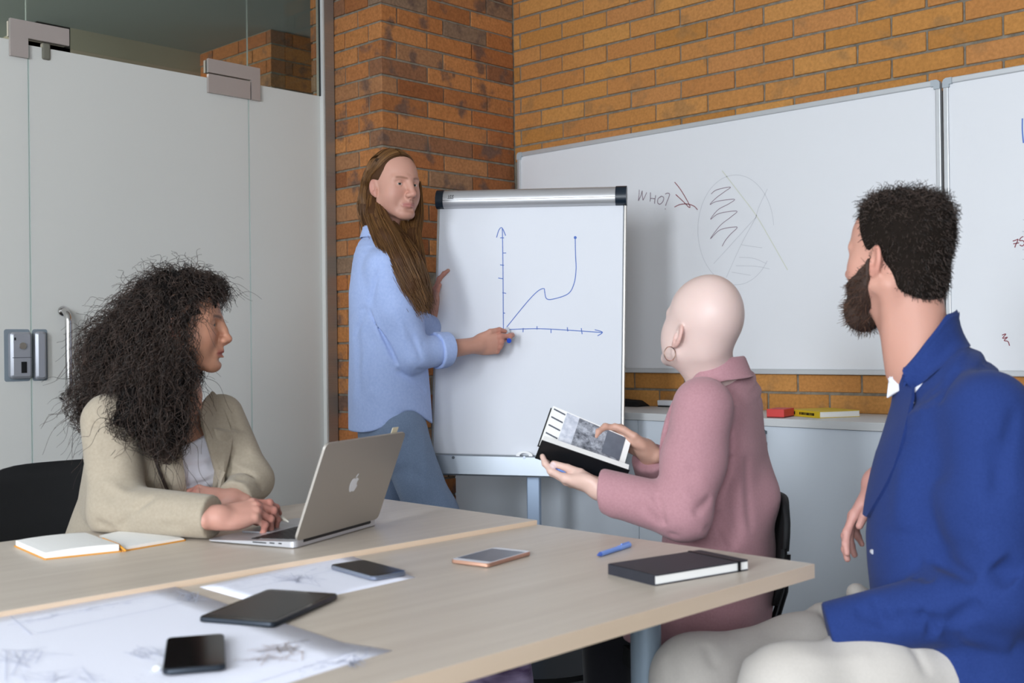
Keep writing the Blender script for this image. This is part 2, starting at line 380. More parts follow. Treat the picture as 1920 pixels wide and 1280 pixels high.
# ------------------------------------------------------------------ whiteboards on the brick wall
m_board = mat('whiteboard_enamel', 'E4E5E8', 0.32, spec=0.4)
m_bframe = mat('board_frame', 'C9CBCD', 0.4, 0.35)
m_bcap = mat('board_corner', 'AEB6BC', 0.5)
m_pen = mat('faded_marker', '8E7A86', 0.8); m_penred = mat('dark_red_marker', '8E4A52', 0.8); m_ghost = mat('wiped_marker', 'CDCED2', 0.7); m_ghosty = mat('wiped_yellow_marker', 'D6D8CC', 0.7)
m_penblue = mat('blue_marker', '5878C4', 0.8)
def whiteboard(label, x0, x1, z0, z1):
    t = thing('whiteboard', label, 'whiteboard', ((x0 + x1) / 2, YB, z0))
    y0 = YB - 0.018
    MB().box((x0 + .012, y0 + .004, z0 + .012), (x1 - .012, YB - 0.001, z1 - .012)).build('writing_surface', m_board, t)
    for lo, hi in (((x0 + .03, y0 - .004, z1 - .02), (x1 - .03, YB, z1)), ((x0 + .03, y0 - .004, z0), (x1 - .03, YB, z0 + .02)), ((x0, y0 - .004, z0 + .03), (x0 + .018, YB, z1 - .03)), ((x1 - .018, y0 - .004, z0 + .03), (x1, YB, z1 - .03))):
        MB().box(lo, hi, bev=.003).build('frame_rail', m_bframe, t)
    for cx, sx in ((x0, 1), (x1, -1)):
        for cz, sz in ((z0, 1), (z1, -1)):
            P = [(0, .012), (.004, .004), (.012, 0), (.032, 0), (.032, .022), (.022, .022), (.022, .032), (0, .032)]
            P = [(cx + sx * a, cz + sz * b) for a, b in P]
            if sx * sz < 0: P = P[::-1]
            MB().prism([(a, b) for a, b in P], -.001, .025, (np.array([0, YB, 0]), np.array([1., 0, 0]), np.array([0, 0, 1.]), np.array([0, -1., 0]))).build('corner_cap', m_bcap, t)
    return t
w1 = whiteboard('long white magnetic board with WHO? and zigzags on it, behind the flipchart', -3.616, -1.622, 1.038, 2.049)
w2 = whiteboard('white magnetic board at the right edge with a red 75 on it', -1.613, 0.38, 1.038, 2.049)
yb = YB - 0.0145
def wb_strokes(name, parent, m, w, lines, sm=True):
    L = [[on(x, y, 1, yb) for x, y in l] for l in lines]
    L = [smooth_line(l) if sm else l for l in L]
    V, F = ribbon(L, w, (0, -1, 0)); o = link_mesh(name, V, F, m, parent); o['kind'] = 'stuff'; return o
def z2(l, s=5.0526, ox=1180, oy=320): return [(ox + x / s, oy + y / s) for x, y in l]
wb_strokes('handwriting', w1, m_pen, .0032, [z2(l) for l in (
    [(95, 180), (92, 230), (86, 285)], [(86, 285), (110, 235), (122, 190)], [(122, 190), (124, 240), (130, 280)], [(130, 280), (150, 240), (165, 205)],
    [(200, 205), (200, 260), (196, 292)], [(250, 232), (242, 280), (240, 312)], [(198, 262), (220, 262), (246, 266)],
    [(300, 244), (272, 268), (270, 305), (292, 316), (318, 292), (326, 258), (310, 242), (296, 246)],
    [(340, 222), (362, 212), (382, 222), (372, 258), (354, 300), (344, 332)], [(338, 360), (344, 364)])])
wb_strokes('arrow', w1, m_penred, .0034, [z2(l) for l in ([(430, 108), (480, 170), (530, 250), (572, 330), (566, 346), (510, 290), (440, 225)], [(428, 344), (480, 320), (540, 314), (590, 325), (622, 342), (646, 370)])])
wb_strokes('zigzag', w1, m_pen, .0026, [z2(l) for l in ([(775, 220), (830, 180), (958, 155), (900, 200), (820, 260), (765, 320), (830, 290), (995, 270), (940, 315), (840, 370), (770, 460), (850, 405), (1018, 382), (960, 440), (860, 520), (768, 645), (860, 560), (1000, 532), (1018, 545), (960, 600), (910, 660), (880, 715)],)])
circ = [(1010 + 360 * math.cos(t) , 560 + 520 * math.sin(t)) for t in [i * 0.2 for i in range(3, 32)]]
wb_strokes('wiped_drawing', w1, m_ghost, .0022, [z2(l) for l in (circ, [(1200, 440), (1000, 660), (800, 880)], [(1200, 440), (1060, 700), (920, 1010)], [(1310, 170), (1230, 340), (1200, 440)],
    [(1060, 700), (1150, 715), (1260, 730)], [(1040, 820), (1180, 830), (1300, 880)], [(1010, 900), (1200, 905), (1330, 930)], [(970, 960), (1150, 990)])])
wb_strokes('wiped_line', w1, m_ghosty, .004, [z2([(880, 0), (1050, 220), (1200, 420), (1330, 640), (1500, 940)])])
wb_strokes('handwriting', w2, m_penred, .003, [[(1899, 452), (1905, 450), (1909, 449), (1904, 460), (1903, 464)], [(1900, 457), (1906, 456), (1911, 455)], [(1919, 443), (1914, 446), (1912, 451), (1918, 451), (1921, 456), (1917, 461), (1912, 459)],
    [(1879, 628), (1886, 626), (1880, 634), (1889, 632), (1883, 638), (1890, 640), (1893, 648)]])
wb_strokes('blue_line', w2, m_penblue, .004, [[(1917, 222), (1917, 245), (1919, 268)]])
wb_strokes('tick_marks', w2, m_ghost, .003, [[(1918, 412), (1922, 412)], [(1917, 434), (1922, 434)], [(1917, 468), (1922, 468)], [(1917, 486), (1922, 486)]], False)

# ------------------------------------------------------------------ low cabinets along the brick wall
m_cab = mat('cabinet_laminate', 'D3DAE2', 0.5, spec=0.35)
m_ctop = mat('cabinet_top', 'CFD0D0', 0.45)
YF, CT = 3.42, 0.899
xl = on(853, 910, 1, YF)[0]; xd1 = on(1196, 800, 1, YF)[0]; xd2 = on(1418, 1130, 1, YF)[0]
m_hand = mat('handle_grey', '6F7378', 0.4, 0.6)
def cabinet(label, x0, x1, split, handles):
    t = thing('cabinet', label, 'cabinet', ((x0 + x1) / 2, YF + 0.2, 0))
    MB().box((x0 + .0015, YF + .02, 0.06), (x1 - .0015, YB - .02, CT - .027)).build('body', m_cab, t)
    MB().box((x0 + .02, YF + .06, 0.0), (x1 - .02, YB - .05, 0.06)).build('plinth', m_darkgap, t)
    xs = [x0] + split + [x1]
    for i in range(len(xs) - 1):
        d = MB().box((xs[i] + .0015, YF, 0.065), (xs[i + 1] - .0015, YF + .018, CT - .0285), bev=.0008).build('door', m_cab, t)
        hx = handles[i]
        if hx is not None:
            MB().box((hx - .006, YF - .022, 0.80), (hx + .006, YF - .014, 0.86), bev=.002).box((hx - .003, YF - .014, .805), (hx + .003, YF, .815)).box((hx - .003, YF - .014, .845), (hx + .003, YF, .855)).build('handle', m_hand, d)
    return t
cabinet('pale cabinet at the brick pillar, behind the flipchart stand', xl, xd1, [(xl + xd1) / 2], [(xl + xd1) / 2 - .04, (xl + xd1) / 2 + .04])
hx = on(1437, 826, 1, YF)[0]
cabinet('pale cabinet with a grey handle, behind the bald person in pink', xd1, xd2 + .0, [], [hx - .0 if hx < xd2 else None])
c3 = cabinet('pale cabinet below the red box and the yellow book, left of the person in blue', xd2, xd2 + .86, [], [xd2 + .81 if hx < xd2 else hx])
cabinet('pale cabinet behind the person in the blue jacket', xd2 + .86, xd2 + 1.72, [xd2 + 1.29], [None, None])
tag(MB().box((xl - .004, YF - .012, CT - .027), (xd2 + 1.73, YB - .002, CT), bev=.0015).build('worktop', m_ctop), 'long light grey top board lying across the row of cabinets', 'worktop')
# small things on the cabinet top
def ctop(px, py): return on(px, py, 2, CT)
rb = ctop(1447, 782); rb2 = ctop(1470, 783.5); rb3 = ctop(1489, 780)
t = thing('box', 'small red box lying on the cabinet top', 'box', rb2)
fr_ = frame((rb2[0], rb2[1], CT), rb3 - rb2, rb - rb2)
m_red = mat('red_card', 'C83A36', 0.5)
MB().box((0, 0, .003), (np.linalg.norm(rb3 - rb2), .062, .030), fr_, .0015).build('lid', m_red, t)
MB().box((.001, .001, 0), (np.linalg.norm(rb3 - rb2) - .001, .061, .003), fr_).build('tray', mat('dark_red_card', '5A1818', 0.6), t)
yk = ctop(1537, 784); yk2 = ctop(1612, 781); yk3 = ctop(1500, 778)
t = thing('book', 'closed book with yellow spine and white page edges on the cabinet top', 'book', yk)
fr_ = frame((yk[0], yk[1], CT), yk2 - yk, yk3 - yk); bl = np.linalg.norm(yk2 - yk); bw = max(.10, min(.18, np.linalg.norm(yk3 - yk)))
m_yel = mat('yellow_cover', 'D6B72A', 0.5); m_page = mat('page_block', 'F2F1EE', 0.8)
MB().box((.002, .002, .002), (bl, bw - .002, .021), fr_).build('page_block', m_page, t)
MB().box((0, 0, 0), (bl + .001, bw, .002), fr_).box((0, 0, .021), (bl + .001, bw, .023), fr_).box((-.002, 0, 0), (.002, bw, .023), fr_, .0008).build('cover', m_yel, t)
sl = MB()
for k in range(9): sl.box((-.0026, bw * (.16 + .055 * k), .007), (-.002, bw * (.16 + .055 * k + (.035 if k % 3 else .045)), .016), fr_)
sl.box((-.0026, bw * .78, .006), (-.002, bw * .86, .017), fr_).build('spine_lettering', m_black, t)['kind'] = 'stuff'
pk = ctop(1180, 759.5)
t = thing('pouch', 'flat black pencil case on the cabinet top beside the flipchart', 'case', (pk[0], pk[1], CT))
V = []; F = []
e1 = ctop(1150, 759)[0]; e2 = ctop(1222, 761)[0]; yk0 = YB - .10
P = []; nx, ny = 14, 6
for i in range(nx + 1):
    for j in range(ny + 1):
        u, v = i / nx, j / ny; h = .034 * (1 - (2 * v - 1) ** 4) ** .5 * min(1, 6 * min(u, 1 - u) + .25) * (1 - .3 * u)
        P.append((e1 + (e2 - e1) * u, yk0 + .085 * v, CT + .001 + h))
Q = [(i * (ny + 1) + j, (i + 1) * (ny + 1) + j, (i + 1) * (ny + 1) + j + 1, i * (ny + 1) + j + 1) for i in range(nx) for j in range(ny)]
nb = len(P); P += [(p[0], p[1], CT + .0005) for p in P]; Q += [tuple(nb + k for k in q[::-1]) for q in Q[:]]
ring = [i * (ny + 1) for i in range(nx + 1)] + [nx * (ny + 1) + j for j in range(1, ny + 1)] + [i * (ny + 1) + ny for i in range(nx - 1, -1, -1)] + [j for j in range(ny - 1, 0, -1)]
Q += [(ring[k], ring[(k + 1) % len(ring)], nb + ring[(k + 1) % len(ring)], nb + ring[k]) for k in range(len(ring))]
link_mesh('fabric_body', P, Q, mat('black_fabric', '15151A', 0.8, bump=.5, bscale=300), t, True)
MB().tube([(e1 + .01, yk0 + .012, CT + .026), (e2 - .012, yk0 + .012, CT + .02)], .0018, 6).build('zip', m_darkgap, t)
wk = ctop(1232, 762.5)
t = thing('eraser', 'small white board eraser on the cabinet top behind the bald person', 'eraser', (wk[0], wk[1], CT))
MB().box((wk[0], wk[1], CT + .006), (wk[0] + .11, wk[1] + .05, CT + .028), bev=.004).build('body', mat('white_plastic', 'E6E8EC', 0.4), t)
MB().box((wk[0] + .002, wk[1] + .002, CT), (wk[0] + .108, wk[1] + .048, CT + .006)).build('felt_pad', m_darkgap, t)

# ------------------------------------------------------------------ flipchart
ZR, ZL = 4.10, 4.23
TL, TR = at(841, 389, ZL + .03), at(1186, 382, ZR + .03)
BL, BR = at(806, 852, ZL - .05), at(1171.5, 858, ZR - .05)
m_pad = mat('flipchart_paper', 'E6E8EE', 0.75, spec=.2)
ux = unit(TR - TL); upv = unit((TL + TR) / 2 - (BL + BR) / 2); FN = unit(np.cross(ux, upv)); W = (np.linalg.norm(TR - TL) + np.linalg.norm(BR - BL)) / 2
FO = (BL + BR) / 2 - ux * W / 2; HH = np.linalg.norm((TL + TR) / 2 - (BL + BR) / 2)
FR = frame(FO, ux, upv)                    # x right, y up, z towards the room
fc = thing('flipchart', 'flipchart easel with a blue line graph drawn on its white pad', 'flipchart', ((BL + BR)[0] / 2, (BL + BR)[1] / 2, 0))
MB().box((0, 0, -.022), (W, HH + .02, -.006), FR, .002).build('back_board', mat('easel_board', 'BFC4CB', 0.4), fc)
MB().box((-.004, 0, -.024), (.004, HH, .0), FR, .002).build('side_rail', m_alu, fc); MB().box((W - .006, 0, -.024), (W + .003, HH, 0), FR, .002).build('side_rail', m_alu, fc)
pad = MB().box((.005, .004, -.005), (W - .009, HH + .01, .0), FR).build('paper_pad', m_pad, fc)
# rounded header clamp
prof = [(.004, -.012), (.018, -.006), (.026, .008), (.027, .024), (.022, .040), (.012, .052), (-.004, .058), (-.020, .054), (-.024, .02), (-.022, -.010)]
def header(x0, x1, s, name, m):
    mb = MB(); V = [fr_apply(FR, (x, HH + .006 + y * s, z * s + .004)) for x in (x0, x1) for z, y in prof]; n = len(prof)
    mb.add(V, [tuple(range(n)), tuple(range(2 * n - 1, n - 1, -1))] + [(i, n + i, n + (i + 1) % n, (i + 1) % n) for i in range(n)])
    return mb.build(name, m, fc, True, 50)
hb_ = header(.022, W - .018, 1.0, 'clamp_bar', mat('clamp_aluminium', 'C2C2C4', 0.42, 0.5))
m_cap = mat('navy_end_cap', '1C2733', 0.35)
header(-.006, .023, 1.05, 'end_cap', m_cap); header(W - .036, W + .004, 1.05, 'end_cap', m_cap)
MB().box((.02, HH + .020, .0302), (W - .03, HH + .0212, .0312), FR).build('groove', m_darkgap, hb_)
# small maker's mark on the clamp bar
lg = MB()
for k, (w_, x_) in enumerate(((.003, 0), (.006, .006), (.006, .015))):
    lg.box((.045 + x_, HH + .030, .0305), (.045 + x_ + .0012, HH + .039, .0325), FR).box((.045 + x_, HH + .030, .0305), (.045 + x_ + w_, HH + .0312, .0325), FR)
    if k: lg.box((.045 + x_, HH + .0378, .0300), (.045 + x_ + w_, HH + .039, .0325), FR)
lg.box((.042, HH + .0255, .0312), (.064, HH + .0275, .0328), FR).build('maker_mark', m_darkgap, hb_)
# pen tray with two screws
ty0, ty1 = -.075, .0
m_tray = mat('tray_aluminium', 'A7AEB6', 0.4, 0.45)
tr = MB().prism([(-.026, ty0 + .01), (.020, ty0), (.030, ty0 + .006), (.032, ty1 - .004), (.028, ty1), (.022, ty1 - .002), (.022, ty0 + .016), (-.026, ty0 + .02)], -.002, W + .002, (fr_apply(FR, (0, 0, 0)), FR[3], FR[2], FR[1])).build('pen_tray', m_tray, fc)
for x in (on(850, 856, 1, 3.2), on(983, 859, 1, 3.2)):
    d = np.array(x) - FR[0]
for px in (850, 983):
    # intersect the pixel ray with the tray front
    d = ray(px, 857.5); c = np.array([0, 0, CAM_H]); o_ = fr_apply(FR, (0, 0, .032)); tt = np.dot(o_ - c, FR[3]) / np.dot(d, FR[3]); p = c + d * tt
    MB().tube([p - FR[3] * .002, p + FR[3] * .0016], .0055, 14).build('screw', mat('screw_head', '5A5E64', 0.3, 0.8), tr, True)
m_post = mat('post_aluminium', '9FB0C6', 0.4, 0.5)
pp = fr_apply(FR, (0, 0, -.03)); q0 = on(1000, 900, 1, float(fr_apply(FR, (W / 2, 0, -.02))[1] + .03))
pc = at(1000.5, 900, 4.16)
MB().box((pc[0] - .024, pc[1] - .02, .03), (pc[0] + .024, pc[1] + .02, 1.55), None, .004)
yaw_f = math.atan2(ux[1], ux[0]); frp = (np.array([pc[0], pc[1], 0]), np.array([math.cos(yaw_f), math.sin(yaw_f), 0]), np.array([-math.sin(yaw_f), math.cos(yaw_f), 0]), np.array([0, 0, 1.]))
MB().box((-.0245, -.012, .03), (.0245, .022, .80), frp, .004).build('post', m_post, fc)
MB().tube([(pc[0], pc[1], 0), (pc[0], pc[1], .02), (pc[0], pc[1], .034)], [.29, .29, .06], 32).build('base', m_black, fc, True)
def fcp(px, py, z=.0):
    d = ray(px, py); c = np.array([0, 0, CAM_H]); o_ = fr_apply(FR, (0, 0, z)); return c + d * (np.dot(o_ - c, FR[3]) / np.dot(d, FR[3]))
def z6(l): s = 892 / 460; return [(780 + x / s, 320 + y / s) for x, y in l]
L = [z6(l) for l in ([(314, 210), (316, 330), (317, 450), (318, 575)], [(293, 243), (302, 215), (313, 208), (326, 236)], [(306, 244), (320, 244)], [(316, 299), (328, 299)], [(306, 342), (320, 344)], [(299, 390), (318, 393)], [(314, 443), (328, 446)], [(318, 517), (324, 518)],
    [(318, 578), (440, 574), (560, 580), (676, 588)], [(650, 578), (678, 587), (660, 600)], [(390, 572), (389, 587)], [(440, 565), (440, 577)], [(491, 576), (491, 590)], [(550, 569), (552, 584)], [(601, 572), (604, 594)],
    [(330, 568), (400, 482), (440, 440), (464, 428), (468, 440), (474, 464), (496, 467), (552, 448), (574, 412), (582, 360), (580, 300), (579, 244)])]
V, F = ribbon([smooth_line([fcp(*p) for p in l]) for l in L], .0030, FR[3], .0008)
link_mesh('line_graph', V, F, m_penblue, pad)
dt = fcp(780 + 579 / 1.939, 320 + 243 / 1.939); MB().tube([dt, dt + FR[3] * .001], .0055, 12).build('graph_dot', m_penblue, pad)
# white roll of tape lying in the tray
tp = fcp(984, 851, .012); mbt = MB()
P = [(.030, 0), (.030, .012), (.017, .012), (.017, 0)]; nA = 28; V = []
for k in range(nA):
    a = 2 * math.pi * k / nA
    for r_, h_ in P: V.append(tp + FR[1] * r_ * math.cos(a) + FR[2] * (r_ * math.sin(a) * .55 - .006) + FR[3] * h_)
F = [(k * 4 + j, ((k + 1) % nA) * 4 + j, ((k + 1) % nA) * 4 + (j + 1) % 4, k * 4 + (j + 1) % 4) for k in range(nA) for j in range(4)]
tag(link_mesh('tape_roll', V, F, mat('white_tape', 'F6F6F6', 0.5)), 'white roll of tape standing in the flipchart tray', 'tape')

# ------------------------------------------------------------------ the two tables
TZ, TZ1 = 0.745, 0.755
RZT = -0.0154
def wood(name, c1, c2, ang=90.0):
    m = bpy.data.materials.new(name); m.use_nodes = True; nt = m.node_tree; N, L = nt.nodes, nt.links; b = N['Principled BSDF']
    b.inputs['Roughness'].default_value = 0.38; b.inputs['Specular IOR Level'].default_value = 0.45
    tc = N.new('ShaderNodeTexCoord'); mp = N.new('ShaderNodeMapping'); mp.inputs['Scale'].default_value = (14, 0.7, 6); L.new(tc.outputs['Object'], mp.inputs[0])
    t = N.new('ShaderNodeTexNoise'); t.inputs['Scale'].default_value = 2.2; t.inputs['Detail'].default_value = 8; t.inputs['Roughness'].default_value = .62; L.new(mp.outputs[0], t.inputs['Vector'])
    r = N.new('ShaderNodeValToRGB'); r.color_ramp.elements[0].position = .32; r.color_ramp.elements[1].position = .68; r.color_ramp.elements[0].color = lin(c1); r.color_ramp.elements[1].color = lin(c2)
    L.new(t.outputs['Fac'], r.inputs[0]); L.new(r.outputs[0], b.inputs['Base Color']); return m
m_wood = wood('birch_laminate', 'C2B5A7', 'CEC2B4'); m_edge = wood('birch_edge', 'DEC5AA', 'E5CDB4')
m_leg = mat('table_leg_paint', '8C9BA8', 0.4, 0.3)
def table(label, c_right, c_left, z, length, legs=True):
    """c_right/c_left: the two corners of the far short edge"""
    w = np.linalg.norm((c_right - c_left)[:2]); t = thing('table', label, 'table', (c_left[0], c_left[1], 0), RZT)
    fr = (np.array([c_left[0], c_left[1], 0]), np.array([math.cos(RZT), math.sin(RZT), 0]), np.array([-math.sin(RZT), math.cos(RZT), 0]), np.array([0, 0, 1.]))
    MB().box((.0012, -length + .0012, z - .027), (w - .0012, -.0012, z), fr).build('tabletop', m_wood, t)
    mb = MB(); h0, h1 = z - .0268, z - .0006
    mb.box((0, -length, h0), (.0014, 0, h1), fr).box((w - .0014, -length, h0), (w, 0, h1), fr).box((.0014, -.0014, h0), (w - .0014, 0, h1), fr).box((.0014, -length, h0), (w - .0014, -length + .0014, h1), fr)
    mb.build('edge_banding', m_edge, t)
    lx = w * .53
    for ly in (-.085, -length + .085):                       # one round column near each short end, on a flat foot
        p0 = fr_apply(fr, (lx, ly, .014)); p1 = fr_apply(fr, (lx, ly, z - .06))
        lg = MB().tube([p0, p1], .031, 28).build('leg', m_leg, t, True, 50)
        MB().box((lx - .27, ly - .03, 0), (lx + .27, ly + .03, .016), fr, .004).build('foot', m_leg, lg)
    MB().box((lx - .025, -length + .06, z - .06), (lx + .025, -.06, z - .0275), fr).box((lx - .24, -.11, z - .05), (lx + .24, -.06, z - .0275), fr).build('frame', m_leg, t)
    return t, fr, w
c2l, c2r = on(1004.6, 982.3, 2, TZ) + np.array([.008, 0, 0]), on(1528.9, 1056, 2, TZ)
c1r, c1l = on(1002.5, 975.2, 2, TZ1), on(678, 929, 2, TZ1)
t2, fr2, wt2 = table('birch table in front with phones, tablet and black notebook on it', c2r, c2l, TZ, 1.75)
t1, fr1, wt1 = table('birch table with the silver laptop and the open orange notebook on it', c1r, c1l, TZ1, 1.75)

# ------------------------------------------------------------------ laptop
m_lapt = mat('silver_anodised', 'B4AEA6', 0.42, 0.55); m_lbase = mat('silver_base', 'C6C6CA', 0.38, 0.6)
fl, hl_ = on(375, 1020, 2, TZ1 + .002), on(553, 1029, 2, TZ1)
hr_ = on(706, 985, 2, TZ1)
vx = unit((hr_ - hl_)); vy = unit(np.cross(vx, [0, 0, 1.])); vy = vy if np.dot(vy, fl - hl_) < 0 else -vy   # vx along hinge, vy away from the user
wl, dl = .318, .222
vx = -vx                                            # x from the hinge's far end to the near one, y from the user's side to the hinge
o_l = hl_ - vx * wl - vy * dl; FL = frame((o_l[0], o_l[1], TZ1), vx, vy)
lp = thing('laptop', 'open silver laptop with a white fruit emblem on its lid', 'laptop', (o_l[0], o_l[1], TZ1))
mb = MB(); P = rrect(0, 0, wl, dl, .012); n = len(P)
V = [(x, y, .002 + .0015 * (1 - y / dl)) for x, y in P] + [(x, y, .0055 + .009 * y / dl) for x, y in P]
mb.add([fr_apply(FL, p) for p in V], [tuple(range(n - 1, -1, -1)), tuple(range(n, 2 * n))] + [(i, (i + 1) % n, n + (i + 1) % n, n + i) for i in range(n)])
base = mb.build('base', m_lbase, lp)
for x, y in ((.02, .02), (wl - .02, .02), (.02, dl - .02), (wl - .02, dl - .02)):
    MB().tube([fr_apply(FL, (x, y, 0)), fr_apply(FL, (x, y, .003))], .007, 12).build('foot', m_black, base)
mk = MB(); zk = lambda y: .0058 + .009 * y / dl
for r_ in range(6):
    y0 = .098 + r_ * .0185; x = .024; i = 0
    while x < wl - .03:
        w_ = .0155 if not (r_ == 0 and 5 < i < 7) else .088
        if x + w_ > wl - .022: w_ = wl - .022 - x
        mk.box((x, y0, zk(y0)), (x + w_, y0 + .0155, zk(y0 + .0155) + .0008), FL); x += w_ + .0035; i += 1
kb = mk.build('keyboard', m_black, base); kb['kind'] = 'stuff'
MB().box((.105, .012, zk(.012) - .0002), (.215, .085, zk(.085) - .0001 + .0004), FL).build('trackpad', mat('trackpad', 'B0B0B4', 0.3, 0.4), base)
mp_ = MB(); 
for y0, y1 in ((.118, .152), (.160, .172), (.182, .190)): mp_.box((wl - .0006, y0, .0052 + .003 * y0 / dl), (wl + .0004, y1, .0070 + .0040 * y0 / dl), FL)
mp_.build('ports', m_darkgap, base)
ang = math.radians(21); la_ = vy * math.sin(ang) + np.array([0, 0, 1.]) * math.cos(ang)
FLID = frame(fr_apply(FL, (0, dl - .004, .0135)), vx, la_)   # z = towards user?
sgn = 1 if np.dot(FLID[3], vy) < 0 else -1                   # +1: frame z faces the user
hgt = .216
def lidz(a, b): return (a, b) if sgn > 0 else (-b, -a)
lid = MB().prism(rrect(0, .004, wl, hgt, .012), *lidz(-.0052, 0), FLID).build('lid', m_lapt, lp)
MB().prism(rrect(.006, .012, wl - .006, hgt - .006, .006), *lidz(0, .0006), FLID).build('bezel', m_black, lid)
MB().box((.018, .026, 0 if sgn > 0 else -.001), (wl - .018, hgt - .018, .001 if sgn > 0 else 0), FLID).build('screen', mat('laptop_screen', '14161A', 0.15), lid)
MB().tube([fr_apply(FL, (.03, dl - .003, .0125)), fr_apply(FL, (wl - .03, dl - .003, .0125))], .005, 12).build('hinge', m_black, lp, True)
# emblem on the lid: apple with a bite and a leaf
cx, cy, es = wl / 2, hgt / 2 + .002, .0185
body = [(0, .62), (.22, .72), (.5, .68), (.72, .48), (.60, .34), (.54, .14), (.58, -.06), (.70, -.22), (.80, -.28), (.70, -.58), (.50, -.86), (.30, -.98), (.12, -.92), (0, -.88), (-.14, -.92), (-.32, -.98), (-.54, -.82), (-.74, -.48), (-.84, -.08), (-.78, .30), (-.58, .60), (-.30, .72)]
body = smooth_line([np.array(p) for p in body + body[:1]], 4)[:-1]
leaf = [(.02, .80), (.05, 1.0), (.16, 1.16), (.34, 1.26), (.34, 1.08), (.24, .92), (.10, .82)]
lz = lidz(-.0058, -.0050)
em = MB().prism([(cx - x * es * 1.0, cy + y * es) for x, y in body], *lz, FLID).prism([(cx - x * es, cy + y * es) for x, y in leaf], *lz, FLID).build('emblem', mat('emblem_white', 'E6E8EC', 0.35), lid)
MB().box((.030, hgt - .010, .0012 if sgn > 0 else -.002), (.055, hgt + .012, .002 if sgn > 0 else -.0012), FLID).build('sticky_tab', mat('cream_paper', 'EDE3C4', 0.8), lid)

# ------------------------------------------------------------------ slabs: phones, tablet, notebooks
def slab_frame(pa, pb, pc_, z):            # pa->pb one edge, pa->pc the other, all pixels on the plane z
    a, b, c = on(*pa, 2, z), on(*pb, 2, z), on(*pc_, 2, z); fr = frame(a, b - a, c - a); u, v = np.linalg.norm(b - a), abs(np.dot(c - a, fr[2]))
    if fr[3][2] < 0:
        fr = frame(a, c - a, b - a); u, v = np.linalg.norm(c - a), abs(np.dot(b - a, fr[2]))
    return fr, u, v
def phone(name, label, cat, fr, u, v, th, r, m_side, m_face, m_screen, inset, long_x):
    t = thing(name, label, cat, fr[0])
    mb = MB(); P = rrect(0, 0, u, v, r); Pi = rrect(.0012, .0012, u - .0012, v - .0012, r); n = len(P)
    V = [(x, y, .0008) for x, y in Pi] + [(x, y, .002) for x, y in P] + [(x, y, th - .0015) for x, y in P] + [(x, y, th) for x, y in Pi]
    F = [tuple(range(n - 1, -1, -1)), tuple(range(3 * n, 4 * n))] + [(k * n + i, k * n + (i + 1) % n, (k + 1) * n + (i + 1) % n, (k + 1) * n + i) for k in range(3) for i in range(n)]
    mb.add([fr_apply(fr, p) for p in V], F).build('body', m_side, t, True, 40)
    MB().prism(rrect(.0015, .0015, u - .0015, v - .0015, r - .001), th - .0002, th + .0003, fr).build('front_glass', m_face, t)
    ix, iy = inset
    MB().prism(rrect(ix, iy, u - ix, v - iy, .001), th + .0003, th + .0006, fr).build('screen', m_screen, t)
    return t
m_scr = mat('dark_screen', '0A0B0D', 0.12, spec=.5); m_scr2 = mat('grey_screen', '14161A', 0.28, spec=.5); m_scr3 = mat('slate_screen', '303A46', 0.2, spec=.5)
m_wglass = mat('white_phone_glass', 'DCDCE2', 0.25); m_rose = mat('rose_metal', 'C79A84', 0.35, 0.7); m_dkmetal = mat('dark_blue_metal', '2A3038', 0.3, 0.6); m_sil = mat('silver_rim', '8F98AC', 0.25, 0.8)
f_, u, v = slab_frame((915, 1065), (997, 1041), (850, 1054.5), TZ)
phone('smartphone', 'white and rose smartphone alone on the front table', 'phone', f_, u, v, .0085, .009, m_rose, m_wglass, m_scr3, (.017 if u > v else .005, .005 if u > v else .017), u > v)
f_, u, v = slab_frame((515, 1178), (636, 1122), (372, 1166), TZ + .0015)
tb = phone('tablet', 'black tablet lying partly on the big paper plans', 'tablet', f_, u, v, .0085, .009, m_dkmetal, m_scr, m_scr2, (.015, .009) if u > v else (.009, .015), True)
f_, u, v = slab_frame((699, 1090), (765, 1079), (626, 1065.5), TZ + .001)
phone('smartphone', 'black smartphone with silver rim lying on the smaller paper sheet', 'phone', f_, u, v, .0085, .010, m_sil, m_scr, m_scr2, (.004, .010) if v > u else (.010, .004), True)
f_, u, v = slab_frame((304, 1268), (424, 1258), (316, 1206), TZ + .003)
phone('smartphone', 'black smartphone lying face up on the big stack of paper plans', 'phone', f_, u, v, .0085, .009, m_dkmetal, m_scr, m_scr, (.004, .010) if v > u else (.010, .004), True)
# black elastic-band notebook
f_, u, v = slab_frame((1228, 1098.5), (1405, 1068.5), (1138, 1076), TZ)
nbk = thing('notebook', 'closed black notebook with elastic band on the front table corner', 'notebook', f_[0]); m_nb = mat('black_leatherette', '282A30', 0.55, noise='30303A', scale=8, bump=.25, bscale=500)
th = .0165; cov = MB()
xa, ya = (u, v)
cov.prism(rrect(0, 0, u, v, .006), 0, .0022, f_).prism(rrect(0, 0, u, v, .006), th, th + .0022, f_)
spx = MB().box((-.0008, .002, 0), (.003, v - .002, th + .0022), f_, .001).build('spine', m_nb, nbk)
cov.build('cover', m_nb, nbk)
MB().box((.003, .002, .0022), (u - .002, v - .002, th), f_).build('page_block', m_page, nbk)
eb = u - .030
MB().box((eb, -.0012, -.0), (eb + .007, v + .0012, .0008), f_).box((eb, -.0016, 0), (eb + .007, -.0006, th + .003), f_).box((eb, v + .0004, 0), (eb + .007, v + .0014, th + .003), f_).box((eb, -.0012, th + .0022), (eb + .007, v + .0012, th + .0032), f_).build('elastic_band', m_black, nbk)
